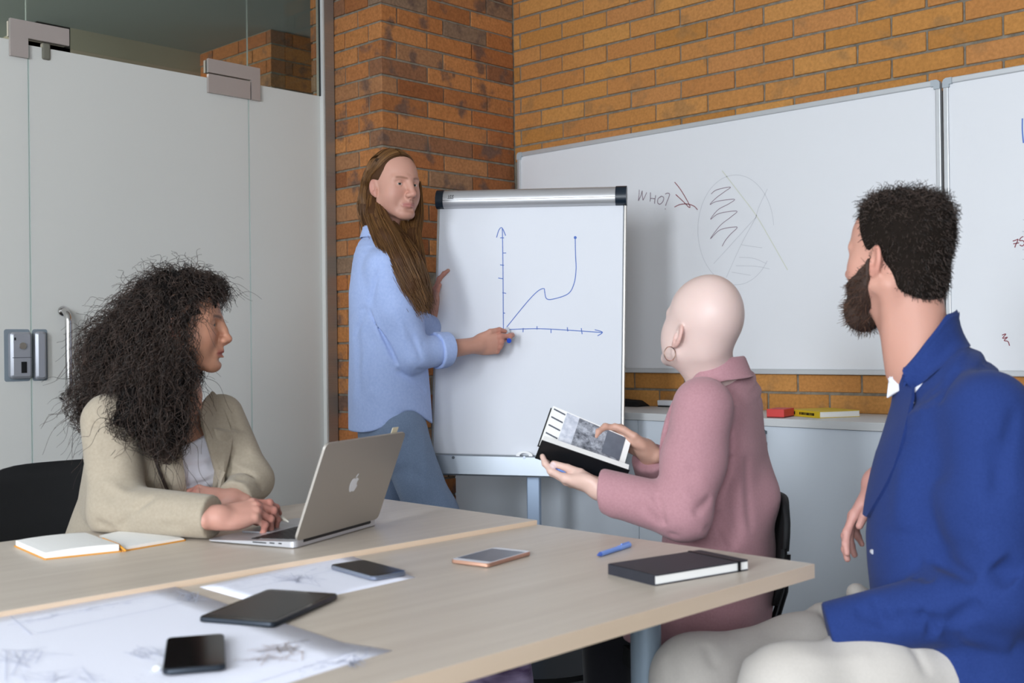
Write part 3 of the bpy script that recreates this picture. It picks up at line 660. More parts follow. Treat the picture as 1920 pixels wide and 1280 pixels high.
# blue pen
a, b = on(1120, 1040.5, 2, TZ + .005), on(1180, 1021, 2, TZ + .005); d = unit(b - a)
pn = thing('pen', 'light blue pen lying on the front table beside the black notebook', 'pen', (a[0], a[1], TZ)); m_pb = mat('light_blue_plastic', '7CA0EA', 0.4)
MB().tube([a + d * .012, b - d * .045], .0048, 14).build('barrel', m_pb, pn, True, 50); MB().tube([a, a + d * .006, a + d * .012], [.001, .003, .0048], 12).build('tip', mat('pen_tip', '4A66B8', 0.35), pn, True, 50)
MB().tube([b - d * .045, b], .0053, 14).build('cap', mat('pen_cap', '86A8EE', 0.4), pn, True, 50); MB().box((-.0, -.0015, .0055), (.032, .0015, .0072), frame(b - d * .034, d, np.cross([0, 0, 1.], d))).build('clip', m_pb, pn)
# open orange notebook on the far table
nb0 = on(85, 1049, 2, TZ1); nbs = on(228, 1034, 2, TZ1); nbe = on(356, 1012, 2, TZ1); nbl = on(28, 1024, 2, TZ1); nbt = on(172, 998, 2, TZ1); nbq = on(262, 1003, 2, TZ1)
ob = thing('notebook', 'open lined notebook with orange cover beside the person with curly hair', 'notebook', nbs); m_or = mat('orange_cover', 'D9952E', 0.5)
fo = (np.array([nb0[0], nb0[1], TZ1]), unit(nbs - nb0), unit(nbl - nb0), np.array([0, 0, 1.])); wo, ho = np.linalg.norm(nbs - nb0), .200
def half(x0, x1, fr, th0, th1, bulge, n=8):
    mb = MB(); V = []
    for i in range(n + 1):
        u_ = i / n; z = th0 + (th1 - th0) * u_ + bulge * math.sin(math.pi * min(1, u_ * 1.0)) ** .7
        for y in (0.003, ho - .003): V.append((x0 + (x1 - x0) * u_, y, z))
    nn = len(V); V += [(x, y, .0022) for x, y, z in V]
    F = [(2 * i, 2 * i + 2, 2 * i + 3, 2 * i + 1) for i in range(n)] + [(nn + 2 * i, nn + 2 * i + 1, nn + 2 * i + 3, nn + 2 * i + 2) for i in range(n)]
    F += [(2 * i, nn + 2 * i, nn + 2 * i + 2, 2 * i + 2) for i in range(n)] + [(2 * i + 1, 2 * i + 3, nn + 2 * i + 3, nn + 2 * i + 1) for i in range(n)] + [(0, 1, nn + 1, nn), (2 * n, nn + 2 * n, nn + 2 * n + 1, 2 * n + 1)]
    return mb.add([fr_apply(fr, p) for p in V], F)
we = np.linalg.norm(nbe - nbs); fo2 = (np.array([nbs[0], nbs[1], TZ1]), unit(nbe - nbs), unit(fo[2] * .9 + unit(nbe - nbs) * .1), np.array([0, 0, 1.])); we = min(we, wo * 1.05)
MB().prism(rrect(-.002, -.003, wo, ho + .002, .004), 0, .0022, fo).build('cover', m_or, ob)
cvr = MB().prism(rrect(0, -.003, we + .003, ho + .002, .004), 0, .0022, fo2).build('cover', m_or, ob)
pg1 = half(.001, wo - .004, fo, .0125, .015, .003).build('page_block', m_page, ob); pg2 = half(.004, we, fo2, .0055, .004, .0035).build('page_block', m_page, ob)
m_rule = mat('ruled_line', 'BFC4D6', 0.8)
ln = MB(); ln2 = MB()
for k in range(22):
    y = .022 + k * .0076; ln.box((.012, y, .0168), (wo - .014, y + .0007, .0172), fo)
    ln2.box((.014, y, .0082), (we * .9, y + .0007, .0086), fo2)
rb_ = MB().tube([fr_apply(fo, (wo - .002, .10, .014)), fr_apply(fo, (wo + .001, .02, .012)), fr_apply(fo, (wo + .002, -.004, .006)), fr_apply(fo, (wo + .006, -.008, .002))], .0022, 8).build('ribbon_marker', m_or, ob, True)
# ------------------------------------------------------------------ paper plans
m_paper = mat('plan_paper', 'EEEFFB', 0.75, spec=.2); m_ink = mat('plan_ink', 'C6CADC', 0.9); m_ink2 = mat('plan_brown_wash', 'D2C8C8', 0.9)
def sheet(name, label, corners, z, draw, curl=.0, n=10):
    P = [on(x, y, 2, z) for x, y in corners]; q = random.Random(int(z * 1e5)); V = []
    for i in range(n + 1):
        for j in range(n + 1):
            u, v = i / n, j / n; p = P[0] * (1 - u) * (1 - v) + P[1] * u * (1 - v) + P[2] * u * v + P[3] * (1 - u) * v
            p = p + np.array([0, 0, +.00015 * math.sin(7 * u + 3 * v + z * 900) ** 2 + curl * max(0, u - .75) ** 2 * 16 * v ** 3]); V.append(p)
    F = [(i * (n + 1) + j, (i + 1) * (n + 1) + j, (i + 1) * (n + 1) + j + 1, i * (n + 1) + j + 1) for i in range(n) for j in range(n)]
    nrm = np.cross(P[1] - P[0], P[3] - P[0])[2]
    if nrm < 0: F = [f[::-1] for f in F]
    V2 = [p - np.array([0, 0, .0004]) for p in V]; nn = len(V); F2 = F + [tuple(nn + k for k in f[::-1]) for f in F]
    ring = [i * (n + 1) for i in range(n + 1)] + [n * (n + 1) + j for j in range(1, n + 1)] + [i * (n + 1) + n for i in range(n - 1, -1, -1)] + list(range(n - 1, 0, -1))
    F2 += [(ring[k], ring[(k + 1) % len(ring)], nn + ring[(k + 1) % len(ring)], nn + ring[k]) for k in range(len(ring))]
    o = link_mesh(name, V + V2, F2, m_paper, None, True); tag(o, label, 'paper', 'paper plans on the front table')
    for nm, m_, w_, lines in draw:
        V, F = ribbon([[on(x, y, 2, z + .0012) for x, y in l] for l in lines], w_, (0, 0, 1), .0004); link_mesh(nm, V, F, m_, o)['kind'] = 'stuff'
    return o
def scrib(cx, cy, rx, ry, n, seed):
    q = random.Random(seed); return [[(cx + q.gauss(0, rx), cy + q.gauss(0, ry)) for _ in range(q.randint(2, 4))] for _ in range(n)]
qd = random.Random(3)
def dashes(x0, y0, x1, y1, n, seed, dy=0):
    q = random.Random(seed); out = []
    for k in range(n):
        a = q.random() * .94; b = a + q.uniform(.01, .06); o = q.uniform(-dy, dy)
        out.append([(x0 + (x1 - x0) * a, y0 + (y1 - y0) * a + o), (x0 + (x1 - x0) * b, y0 + (y1 - y0) * b + o)])
    return out
sheet('paper_plan', 'bottom paper plan sticking out to the right under the big stack', [(-60, 1235), (300, 1150), (736, 1219), (90, 1420)], TZ + .0006, [('print', m_ink, .0016, dashes(560, 1262, 700, 1215, 26, 5, 8) + scrib(650, 1240, 25, 6, 10, 9))], 0)
sheet('paper_plan', 'big paper plan with a drawn frieze, topmost under the tablet and the phone', [(-420, 1225), (320, 1097), (678, 1216), (-150, 1480)], TZ + .0016, [
    ('print', m_ink, .0013, [[(15, 1172), (310, 1112)], [(70, 1187), (300, 1140)], [(20, 1155), (60, 1190)], [(330, 1107), (365, 1121)], [(345, 1128), (300, 1140)]] + dashes(40, 1165, 290, 1120, 34, 1, 5) + dashes(20, 1162, 110, 1148, 22, 2, 8) + scrib(360, 1118, 14, 5, 14, 4)),
    ('sketch', m_ink, .0011, scrib(35, 1232, 40, 13, 14, 11) + scrib(272, 1224, 22, 8, 11, 12) + scrib(110, 1270, 50, 7, 10, 13) + dashes(180, 1285, 300, 1262, 12, 14, 8)),
    ('colour_sketch', m_ink2, .0016, scrib(525, 1218, 26, 8, 17, 15) + scrib(490, 1235, 26, 6, 10, 16)), ('sketch', m_ink, .001, dashes(430, 1245, 600, 1200, 30, 17, 10))], 0)
sheet('paper_plan', 'smaller paper plan behind the tablet, under the silver rimmed phone', [(374, 1100), (650, 1039), (780, 1082), (516, 1140)], TZ + .0004, [
    ('print', m_ink, .001, dashes(400, 1105, 640, 1058, 40, 21, 5) + [[(385, 1103), (652, 1046)], [(420, 1112), (640, 1066)]] + scrib(560, 1085, 30, 6, 16, 23))], 0)
# earbud case on the plans beside the phone
e = on(296, 1255, 2, TZ + .003)
tag(MB().tube([e + [0, 0, .0], e + [0, 0, .003], e + [0, 0, .006]], [.006, .0075, .003], 14).build('earbud', MATS['white_plastic'], None, True), 'tiny white earbud on the paper plans beside the front phone', 'earbud')

# ------------------------------------------------------------------ smooth bodies: distance fields meshed with surface nets
def smin(a, b, k):
    if k <= 0: return np.minimum(a, b)
    h = np.clip(.5 + .5 * (b - a) / k, 0, 1); return b * (1 - h) + a * h - k * h * (1 - h)
class Sdf:
    def __init__(s): s.ops = []; s.disp = []
    def op(s, fn, c, R, mode='u', k=.01): s.ops.append((fn, np.asarray(c, float), R, mode, k)); return s
    def cap(s, a, b, ra, rb=None, k=.01, mode='u'):
        a = np.asarray(a, float); b = np.asarray(b, float); rb = ra if rb is None else rb; ab = b - a; L2 = max(ab @ ab, 1e-9)
        def fn(P):
            q = P - a; t = np.clip(q @ ab / L2, 0, 1); return np.linalg.norm(q - t[:, None] * ab, axis=1) - (ra + (rb - ra) * t)
        return s.op(fn, (a + b) / 2, math.sqrt(L2) / 2 + max(ra, rb), mode, k)
    def ecap(s, a, b, ra, rb, n, f, k=.01, mode='u'):      # capsule flattened by factor f along n
        a = np.asarray(a, float); b = np.asarray(b, float); ab = b - a; n = unit(n - ab * (np.dot(n, ab) / max(ab @ ab, 1e-9))); L2 = max(ab @ ab, 1e-9)
        def fn(P):
            q = P - a; q = q + (q @ n)[:, None] * n * (1 / f - 1); t = np.clip(q @ ab / L2, 0, 1)
            return (np.linalg.norm(q - t[:, None] * ab, axis=1) - (ra + (rb - ra) * t)) * (f if f < 1 else 1)
        return s.op(fn, (a + b) / 2, math.sqrt(L2) / 2 + max(ra, rb) * max(1, f), mode, k)
    def chain(s, pts, rs, k=.01, n=None, f=1.0):
        for i in range(len(pts) - 1):
            if n is None: s.cap(pts[i], pts[i + 1], rs[i], rs[i + 1], k)
            else: s.ecap(pts[i], pts[i + 1], rs[i], rs[i + 1], n, f, k)
        return s
    def ell(s, c, r, R=None, k=.01, mode='u'):             # R columns = local axes
        c = np.asarray(c, float); r = np.asarray(r, float)
        def fn(P):
            q = P - c
            if R is not None: q = q @ R
            k0 = np.linalg.norm(q / r, axis=1); k1 = np.linalg.norm(q / (r * r), axis=1) + 1e-9; return k0 * (k0 - 1) / k1
        return s.op(fn, c, max(r), mode, k)
    def loft(s, pts, rx, ry, xd, k=.02, mode='u', e=2.0, sub=4):  # stacked ellipses along a spine
        Pp = np.array(smooth_line(pts, sub)); m = len(Pp); u = np.linspace(0, len(pts) - 1, m)
        RX = np.interp(u, range(len(pts)), rx); RY = np.interp(u, range(len(pts)), ry)
        xds = xd if isinstance(xd, list) else [xd] * len(pts)
        XD = np.stack([np.interp(u, range(len(pts)), [x[i] for x in xds]) for i in range(3)], 1)
        seg = Pp[1:] - Pp[:-1]; L2 = (seg ** 2).sum(1)
        def fn(P):
            best = np.full(len(P), 1e9); bi = np.zeros(len(P), int); bt = np.zeros(len(P))
            for i in range(m - 1):
                t = np.clip((P - Pp[i]) @ seg[i] / L2[i], 0, 1); d = ((P - Pp[i] - t[:, None] * seg[i]) ** 2).sum(1); w = d < best
                best[w] = d[w]; bi[w] = i; bt[w] = t[w]
            c = Pp[bi] + bt[:, None] * seg[bi]; T = seg[bi] / np.sqrt(L2[bi])[:, None]
            x = XD[bi] * (1 - bt)[:, None] + XD[bi + 1] * bt[:, None]; x = x - T * (x * T).sum(1)[:, None]; x /= np.linalg.norm(x, axis=1)[:, None]; y = np.cross(T, x)
            a = RX[bi] * (1 - bt) + RX[bi + 1] * bt; b = RY[bi] * (1 - bt) + RY[bi + 1] * bt; q = P - c; mn = np.minimum(a, b)
            U = np.abs((q * x).sum(1) / a); V = np.abs((q * y).sum(1) / b); Wd = np.abs((q * T).sum(1)) / (mn * .5)
            k0 = (U ** e + V ** e + Wd ** e + 1e-12) ** (1 / e); return (k0 - 1) * mn
        c0 = Pp.mean(0); return s.op(fn, c0, np.max(np.linalg.norm(Pp - c0, axis=1)) + max(max(rx), max(ry)), mode, k)
    def half(s, p, n, k=.004, mode='i'):                   # keep the side the normal points away from
        p = np.asarray(p, float); n = unit(n); return s.op(lambda P: (P - p) @ n, p, 1e9, mode, k)
    def sub(s, other, c, Rm, scale=1.0, k=.01, mode='u', R=.2):   # a field built in its own frame (columns of Rm)
        c = np.asarray(c, float); return s.op(lambda P: other.ev((P - c) @ Rm / scale) * scale, c, R, mode, k)
    def fold(s, a, b, w, h, bow=None):                     # ridge (h > 0) or crease (h < 0) along a line
        P = [np.asarray(a, float), np.asarray(b, float)]
        if bow is not None: P = smooth_line([P[0], (P[0] + P[1]) / 2 + np.asarray(bow), P[1]], 4)
        P = np.array(P)
        def fn(Q):
            out = np.zeros(len(Q)); nn = len(P) - 1; c = P.mean(0); m = ((Q - c) ** 2).sum(1) < (np.linalg.norm(P - c, axis=1).max() + 3 * w) ** 2
            if not m.any(): return out
            q = Q[m]; bd = np.full(len(q), 1e9); bt = np.zeros(len(q))
            for i in range(nn):
                ab = P[i + 1] - P[i]; t = np.clip((q - P[i]) @ ab / max(ab @ ab, 1e-9), 0, 1); d = np.linalg.norm(q - P[i] - t[:, None] * ab, axis=1)
                u = d < bd; bd[u] = d[u]; bt[u] = (i + t[u]) / nn
            out[m] = h * np.exp(-(bd / w) ** 2) * (1 - (2 * bt - 1) ** 4); return out
        s.disp.append(fn); return s
    def ev(s, P, disp=True, near=None):
        d = np.full(len(P), 1e3)
        if near: bc = (P.min(0) + P.max(0)) / 2; br_ = np.linalg.norm(P - bc, axis=1).max()
        for fn, c, R, mode, k in s.ops:
            if near and R < 1e8 and np.linalg.norm(c - bc) - br_ - R * 1.05 > near: continue
            if R > 1e8: m = slice(None); Q = P
            else:
                lb = np.sqrt(((P - c) ** 2).sum(1)) - R * 1.05
                m = np.nonzero(lb < (d + k if mode == 'u' else np.maximum(-d, 0) + k + .03))[0]
                if mode == 'u' and len(m) < len(P):
                    far = np.ones(len(P), bool); far[m] = False; fi = d > 9e2; fi &= far
                    d[fi] = np.minimum(d[fi], np.maximum(lb[fi], .001) + .001)
                if len(m) == 0: continue
                Q = P[m]
            v = fn(Q)
            if mode == 'u': d[m] = smin(d[m], v, k)
            elif mode == 's': d[m] = -smin(-d[m], v, k)
            else: d[m] = -smin(-d[m], -v, k)
        if disp:
            nr = np.nonzero(np.abs(d) < .06)[0]
            if len(nr):
                for fn in s.disp: d[nr] -= fn(P[nr])
        return d
def field_mesh(S, lo, hi, h):
    lo = np.asarray(lo, float); hi = np.asarray(hi, float); B = 8
    nb = np.maximum(1, np.ceil((hi - lo) / (B * h)).astype(int)); N = nb * B + 1
    g = np.stack(np.meshgrid(*[np.arange(k) for k in nb], indexing='ij'), -1).reshape(-1, 3)
    dc = S.ev(lo + (g + .5) * B * h); D = np.repeat(np.repeat(np.repeat(dc.reshape(nb), B, 0), B, 1), B, 2).astype(np.float32)
    D = np.pad(D, ((0, 1),) * 3, mode='edge')
    keep = np.nonzero(np.abs(dc) < B * h * .87 * 1.25 + .012)[0]
    o = np.stack(np.meshgrid(*[np.arange(B + 1)] * 3, indexing='ij'), -1).reshape(-1, 3)
    for s0 in range(0, len(keep), 48):
        kb = keep[s0:s0 + 48]; idx = (g[kb][:, None, :] * B + o[None]).reshape(-1, 3); D[idx[:, 0], idx[:, 1], idx[:, 2]] = S.ev(lo + idx * h, near=.09)
    ins = D < 0
    # active cells
    cs = ins[:-1, :-1, :-1].astype(np.int8)
    for dx in (0, 1):
        for dy in (0, 1):
            for dz in (0, 1):
                if dx + dy + dz: cs = cs + ins[dx:N[0] - 1 + dx, dy:N[1] - 1 + dy, dz:N[2] - 1 + dz]
    ac = np.argwhere((cs > 0) & (cs < 8)); 
    if len(ac) == 0: return np.zeros((0, 3)), np.zeros((0, 4), int)
    vid = np.full(tuple(N - 1), -1, np.int64); vid[ac[:, 0], ac[:, 1], ac[:, 2]] = np.arange(len(ac))
    acc = np.zeros((len(ac), 3)); cnt = np.zeros(len(ac))
    for ax in range(3):
        for a in (0, 1):
            for b in (0, 1):
                o0 = [0, 0, 0]; o0[(ax + 1) % 3] = a; o0[(ax + 2) % 3] = b; o1 = o0[:]; o1[ax] = 1
                p, q = ac + o0, ac + o1; v0 = D[p[:, 0], p[:, 1], p[:, 2]]; v1 = D[q[:, 0], q[:, 1], q[:, 2]]; m = (v0 < 0) != (v1 < 0)
                t = np.where(m, v0 / np.where(m, v0 - v1, 1), 0); c = np.array(o0)[None] + np.eye(3)[ax][None] * t[:, None]; acc[m] += c[m]; cnt[m] += 1
    V = lo + (ac + acc / cnt[:, None]) * h; F = []
    for ax in range(3):
        sl0 = [slice(1, None)] * 3; sl0[ax] = slice(0, -1); sl1 = [slice(1, None)] * 3
        # edges along ax at interior grid points
        A = ins[tuple(slice(1, -1) if i != ax else slice(0, -1) for i in range(3))]; Bn = ins[tuple(slice(1, -1) if i != ax else slice(1, None) for i in range(3))]
        e = np.argwhere(A != Bn)
        if len(e) == 0: continue
        u, w = (ax + 1) % 3, (ax + 2) % 3; base = e.copy(); base[:, u] += 1; base[:, w] += 1
        fl = A[e[:, 0], e[:, 1], e[:, 2]]
        def cell(du, dw): q = base.copy(); q[:, u] -= du; q[:, w] -= dw; return vid[q[:, 0], q[:, 1], q[:, 2]]
        quad = np.stack([cell(1, 1), cell(0, 1), cell(0, 0), cell(1, 0)], 1); quad[~fl] = quad[~fl][:, ::-1]; F.append(quad)
    F = np.concatenate(F); F = F[(F >= 0).all(1)]; return V, F
def fast_mesh(name, V, F, material, parent=None, smooth=True, colors=None):
    me = bpy.data.meshes.new(name); V = np.asarray(V, float)
    if parent is not None:
        root = parent
        while root.parent is not None: root = root.parent
        mi = np.array(root.matrix_basis.inverted()); V = V @ mi[:3, :3].T + mi[:3, 3]
    me.vertices.add(len(V)); me.vertices.foreach_set('co', V.astype(np.float32).ravel()); k = F.shape[1]
    me.loops.add(len(F) * k); me.loops.foreach_set('vertex_index', F.astype(np.int32).ravel())
    me.polygons.add(len(F)); me.polygons.foreach_set('loop_start', np.arange(0, len(F) * k, k, dtype=np.int32)); me.polygons.foreach_set('loop_total', np.full(len(F), k, np.int32))
    me.update(); me.validate(); me.materials.append(material)
    if smooth: me.shade_smooth()
    if colors is not None:
        ca = me.color_attributes.new('tint', 'FLOAT_COLOR', 'POINT'); ca.data.foreach_set('color', np.concatenate([colors, np.ones((len(colors), 1))], 1).astype(np.float32).ravel())
    o = bpy.data.objects.new(name, me); C.objects.link(o)
    if parent is not None: o.parent = parent
    return o
def sdf_part(name, S, lo, hi, h, material, parent=None, colors=None):
    V, F = field_mesh(S, lo, hi, h); return fast_mesh(name, V, F, material, parent, True, colors(V) if colors else None)
def box_of(pts, m): pts = np.array(pts); return pts.min(0) - m, pts.max(0) + m
def skin_mesh(S, coarse, fines, hc):
    """one body from one field: a coarse grid everywhere and finer grids where the photograph shows skin"""
    Vs, Fs, n = [], [], 0
    V, F = field_mesh(S, coarse[0], coarse[1], hc); cen = V[F].mean(1); drop = np.zeros(len(F), bool)
    for lo, hi, h in fines: drop |= ((cen > lo + hc * .6) & (cen < hi - hc * .6)).all(1)
    Vs.append(V); Fs.append(F[~drop]); n = len(V)
    for lo, hi, h in fines:
        V, F = field_mesh(S, lo, hi, h); Vs.append(V); Fs.append(F + n); n += len(V)
    V = np.concatenate(Vs); F = np.concatenate(Fs); used = np.unique(F); mp = np.full(len(V), -1); mp[used] = np.arange(len(used)); return V[used], mp[F]
# ---- heads, in their own frame: x to the person's right, y forward, z up, origin between the ears at eye height
def head_field(jaw=1.0, nose=1.0, brow=1.0, lips=1.0, cheek=1.0, openmouth=0.0, socket=1.0, skull=0.0, back=.094):
    H = Sdf()
    H.ell((0, -.018 + (.094 - back) * .8, .030 + skull * .5), (.073 + skull * .1, back, .087 + skull * .5), k=.02); H.ell((0, .018, .036), (.062, .062, .064), k=.03); H.ell((0, .022, -.030), (.058, .058, .075), k=.03)
    for sx in (-1, 1):
        H.cap((sx * .053 * jaw, -.002, -.058), (sx * .020, .060, -.098), .015, .016, k=.030)
        H.ell((sx * .042, .040, -.034), (.022 * cheek, .027, .032), k=.034)
        H.cap((sx * .012, .079, .019), (sx * .046, .062, .018), .008 * brow, .007, k=.016)
    H.ell((0, .070, -.100), (.021 * jaw, .017, .015), k=.020)
    for sx in (-1, 1):
        H.ell((sx * .031, .086, .001), (.016, .016 * socket, .010), k=.014, mode='s')
        H.ell((sx * .031, .0635, .0), (.0145, .0145, .0135), k=.004)
        H.ell((sx * .031, .0775, -.0008), (.0112, .008, .0031), k=.003, mode='s')
    H.cap((0, .0815, .014), (0, .094, -.012), .0085, .0085, k=.014); H.cap((0, .086, .000), (0, .106 * (1 + .1 * (nose - 1)), -.034), .0075, .0095 * nose, k=.012)
    H.ell((0, .104 + .008 * (nose - 1), -.0355), (.0095, .0100, .0090), k=.009); H.cap((0, .099, -.042), (0, .090, -.054), .0052, .005, k=.007); H.ell((0, .086, -.040), (.0135, .016, .013), k=.006)
    for sx in (-1, 1): H.ell((sx * .0115, .094, -.039), (.0075, .010, .0072), k=.007); H.ell((sx * .0072, .0965, -.0470), (.0022, .0035, .0016), k=.003, mode='s')
    H.ell((0, .070, -.068), (.026, .020, .020), k=.014)
    for sx in (-1, 1):
        H.cap((0, .0885, -.0650 + openmouth * .25), (sx * .024, .0768, -.0690), .0050 * lips, .0026, k=.006)
        H.cap((0, .0870, -.0762 - openmouth), (sx * .022, .0768, -.0714 - openmouth * .4), .0058 * lips, .0028, k=.006)
        H.cap((0, .0935, -.0702 - openmouth * .4), (sx * .025, .0800, -.0700 - openmouth * .3), .0011 + openmouth * .45, .001, k=.003, mode='s')
    H.ell((0, .0955, -.0585), (.003, .004, .006), k=.006, mode='s'); H.ell((0, .087, -.0865), (.016, .006, .0045), k=.010, mode='s')
    for sx in (-1, 1):                                      # ears: rim, hollow, lobe
        E = Sdf(); E.ell((0, 0, .002), (.0065, .0165, .029), k=.0); E.ell((.006, .003, .004), (.0055, .0105, .0195), k=.004, mode='s'); E.cap((.002, .004, -.016), (.001, .006, -.027), .0065, .006, k=.006); E.cap((.003, .010, .0), (.004, .010, -.008), .0035, .0035, k=.004)
        a = math.radians(22); t = math.radians(-8)
        f = np.array([-sx * math.sin(a), math.cos(a), 0]) ; x = np.array([sx * math.cos(a), math.sin(a), 0]); z = np.array([0, 0, 1.])
        f2 = f * math.cos(t) - z * math.sin(t); z2_ = f * math.sin(t) + z * math.cos(t)
        H.sub(E, (sx * .0765, -.016, -.012), np.stack([x, f2, z2_], 1), 1.0, k=.006, R=.04)
    return H
def head_tint(base, lip, blush, brow=None, iris=None, stubble=None, ear=None, nose_t=.35):
    def fn(L):                                             # L: points in head frame -> colours (linear)
        x, y, z = L[:, 0], L[:, 1], L[:, 2]; ax = np.abs(x); col = np.tile(np.array(lin(base)[:3]), (len(L), 1))
        def mix(c, w): nonlocal col; c = np.array(lin(c)[:3]); w = np.clip(w, 0, 1)[:, None]; col = col * (1 - w) + c * w
        mix(blush, .28 * np.exp(-(((ax - .043) / .022) ** 2 + ((z + .030) / .020) ** 2)) * (y > .02)); mix(blush, nose_t * np.exp(-((x / .014) ** 2 + ((z + .036) / .016) ** 2)) * (y > .085))
        mix(ear or blush, .55 * np.clip((ax - .074) / .006, 0, 1) * ((y < .010) & (y > -.045) & (z < .024) & (z > -.05)))
        if stubble: mix(stubble, .28 * np.clip((y - .0) / .03, 0, 1) * np.clip((-.035 - z) / .03, 0, 1))
        w = np.exp(-(np.maximum(0, ax - .021) / .004) ** 2) * np.exp(-((z + .0705) / .0085) ** 4) * (y > .076); mix(lip, .85 * w)
        if brow:
            bz = .0195 + .004 * np.sin(np.clip((ax - .012) / .036, 0, 1) * 2.4) - .002; mix(brow, .8 * np.exp(-((z - bz) / .0038) ** 4) * np.exp(-(np.maximum(0, np.abs(ax - .030) - .015) / .004) ** 2) * (y > .05))
        return col
    return fn
def rows(fwd, up=(0, 0, 1), roll=0.0):                     # head matrix: columns right, forward, up
    f = unit(fwd); u = np.asarray(up, float); r = unit(np.cross(f, u)); u = np.cross(r, f)
    if roll: r, u = r * math.cos(roll) + u * math.sin(roll), u * math.cos(roll) - r * math.sin(roll)
    return np.stack([r, f, u], 1)
def add_eyes(parent, c, Rm, s, iris, look=(0, 1, 0)):
    for sx in (-1, 1):
        e = np.asarray(c) + Rm @ np.array([sx * .031, .0632, -.0002]) * s; g = unit(Rm @ np.asarray(look, float)); mb = MB(); V = []; F = []; nu, nv = 20, 14; x = unit(np.cross(g, Rm[:, 2])); y = np.cross(x, g)
        rr = .0132 * s
        def ring(a): return [e + g * rr * math.cos(a) + (x * math.cos(t) + y * math.sin(t)) * rr * math.sin(a) for t in [2 * math.pi * i / nu for i in range(nu)]]
        for nm, a0, a1, m_ in (('eye', .42, 2.2, MATS['eye_white']), ('iris', .17, .42, iris), ('pupil', 0.0, .17, MATS['pupil'])):
            V = []; F = []; k = 8 if nm == 'eye' else 3
            for i in range(k + 1): V += ring(a0 + (a1 - a0) * i / k)
            F = [(i * nu + j, (i + 1) * nu + j, (i + 1) * nu + (j + 1) % nu, i * nu + (j + 1) % nu) for i in range(k) for j in range(nu)]
            if nm == 'eye': eye = link_mesh('eye', V, F, m_, parent, True)
            else: link_mesh(nm, V, F, m_, eye, True)
# ---- hands, in their own frame: x along the fingers, y to the thumb of a right hand, z out of the back of the hand
def hand_field(curl, thumb, side=1, wid=1.0, sc=1.0):
    """curl: four (mcp, pip, dip, spread) in degrees from index to little finger; thumb: joints from its root"""
    H = Sdf(); K = [(.088, .027, .002), (.091, .008, .004), (.086, -.011, .003), (.077, -.028, -.001)]; Ln = [(.043, .026, .020), (.047, .029, .021), (.043, .027, .020), (.034, .020, .018)]
    for (kx, ky, kz), r in zip(K, (.0118, .0122, .0116, .0105)):
        H.cap((.006, ky * .55 * wid, 0), (kx, ky * wid, kz - .002), .0135, r, k=.012)
    H.ell((.045, .0, -.006), (.040, .032 * wid, .013), k=.015)
    H.ell((.030, .026, -.010), (.030, .014, .014), k=.014); H.ell((.035, -.026, -.008), (.034, .012, .013), k=.014)
    for (kx, ky, kz), L, (c1, c2, c3, sp), r0 in zip(K, Ln, curl, (.0088, .0090, .0086, .0077)):
        p = np.array([kx, ky * wid, kz]); a = 0; s_ = math.radians(sp); rr = [r0 * 1.08, r0, r0 * .90, r0 * .78]
        for i, (l, c) in enumerate(zip(L, (c1, c2, c3))):
            a += math.radians(c); d = np.array([math.cos(a) * math.cos(s_), math.sin(s_) * math.cos(a * .4), -math.sin(a)]); q = p + unit(d) * l
            H.cap(p, q, rr[i], rr[i + 1], k=.0035 if i else .007)
            H.ell(p + np.array([0, 0, .0006]), (rr[i] * 1.08,) * 3, k=.004); p = q
    tr = [.0125, .0105, .0095, .0080]
    for i in range(len(thumb) - 1): H.cap(thumb[i], thumb[i + 1], tr[i], tr[i + 1], k=.010 if i == 0 else .004)
    H.cap((-.03, 0, 0), (.01, 0, 0), .022, .021, k=.018)
    if side < 0:
        G = Sdf(); G.op(lambda P: H.ev(P * np.array([1, -1, 1.])), (.06, 0, 0), .2); return G
    return H
def hframe(x, z):                                          # columns: fingers, thumb side, back of hand
    x = unit(x); z = np.asarray(z, float); z = unit(z - x * np.dot(z, x)); return np.stack([x, np.cross(z, x), z], 1)
# ---- hair strands as thin tubes
def strand_tint(K, M, n, c1, c2, sd=0.5):
    w = np.clip(RNG.normal(.5, sd, K), 0, 1)[:, None]; c = np.array(lin(c1)[:3]) * (1 - w) + np.array(lin(c2)[:3]) * w; return np.repeat(c, M * n, axis=0)
def strands(curves, r0, r1, n=3):
    """curves (K, M, 3) -> one tube mesh"""
    Cv = np.asarray(curves, float); K, Mn, _ = Cv.shape; T = np.gradient(Cv, axis=1); T /= np.linalg.norm(T, axis=2, keepdims=True) + 1e-9
    ref = np.where(np.abs(T[..., 2:3]) > .8, np.array([1., 0, 0]), np.array([0, 0, 1.])); X = np.cross(T, ref); X /= np.linalg.norm(X, axis=2, keepdims=True) + 1e-9; Y = np.cross(T, X)
    u = np.linspace(0, 1, Mn); R = (r0 + (r1 - r0) * u)[None, :, None]; V = []
    for k in range(n):
        a = 2 * math.pi * k / n; V.append(Cv + (X * math.cos(a) + Y * math.sin(a)) * R)
    V = np.stack(V, 2); idx = np.arange(K * Mn * n).reshape(K, Mn, n); F = []
    for k in range(n): F.append(np.stack([idx[:, :-1, k], idx[:, :-1, (k + 1) % n], idx[:, 1:, (k + 1) % n], idx[:, 1:, k]], -1).reshape(-1, 4))
    return V.reshape(-1, 3), np.concatenate(F)
RNG = np.random.default_rng(5)
def resample(P, m):
    P = np.asarray(P, float); d = np.concatenate([[0], np.cumsum(np.linalg.norm(np.diff(P, axis=0), axis=1))]); t = np.linspace(0, d[-1], m); return np.stack([np.interp(t, d, P[:, i]) for i in range(3)], 1)
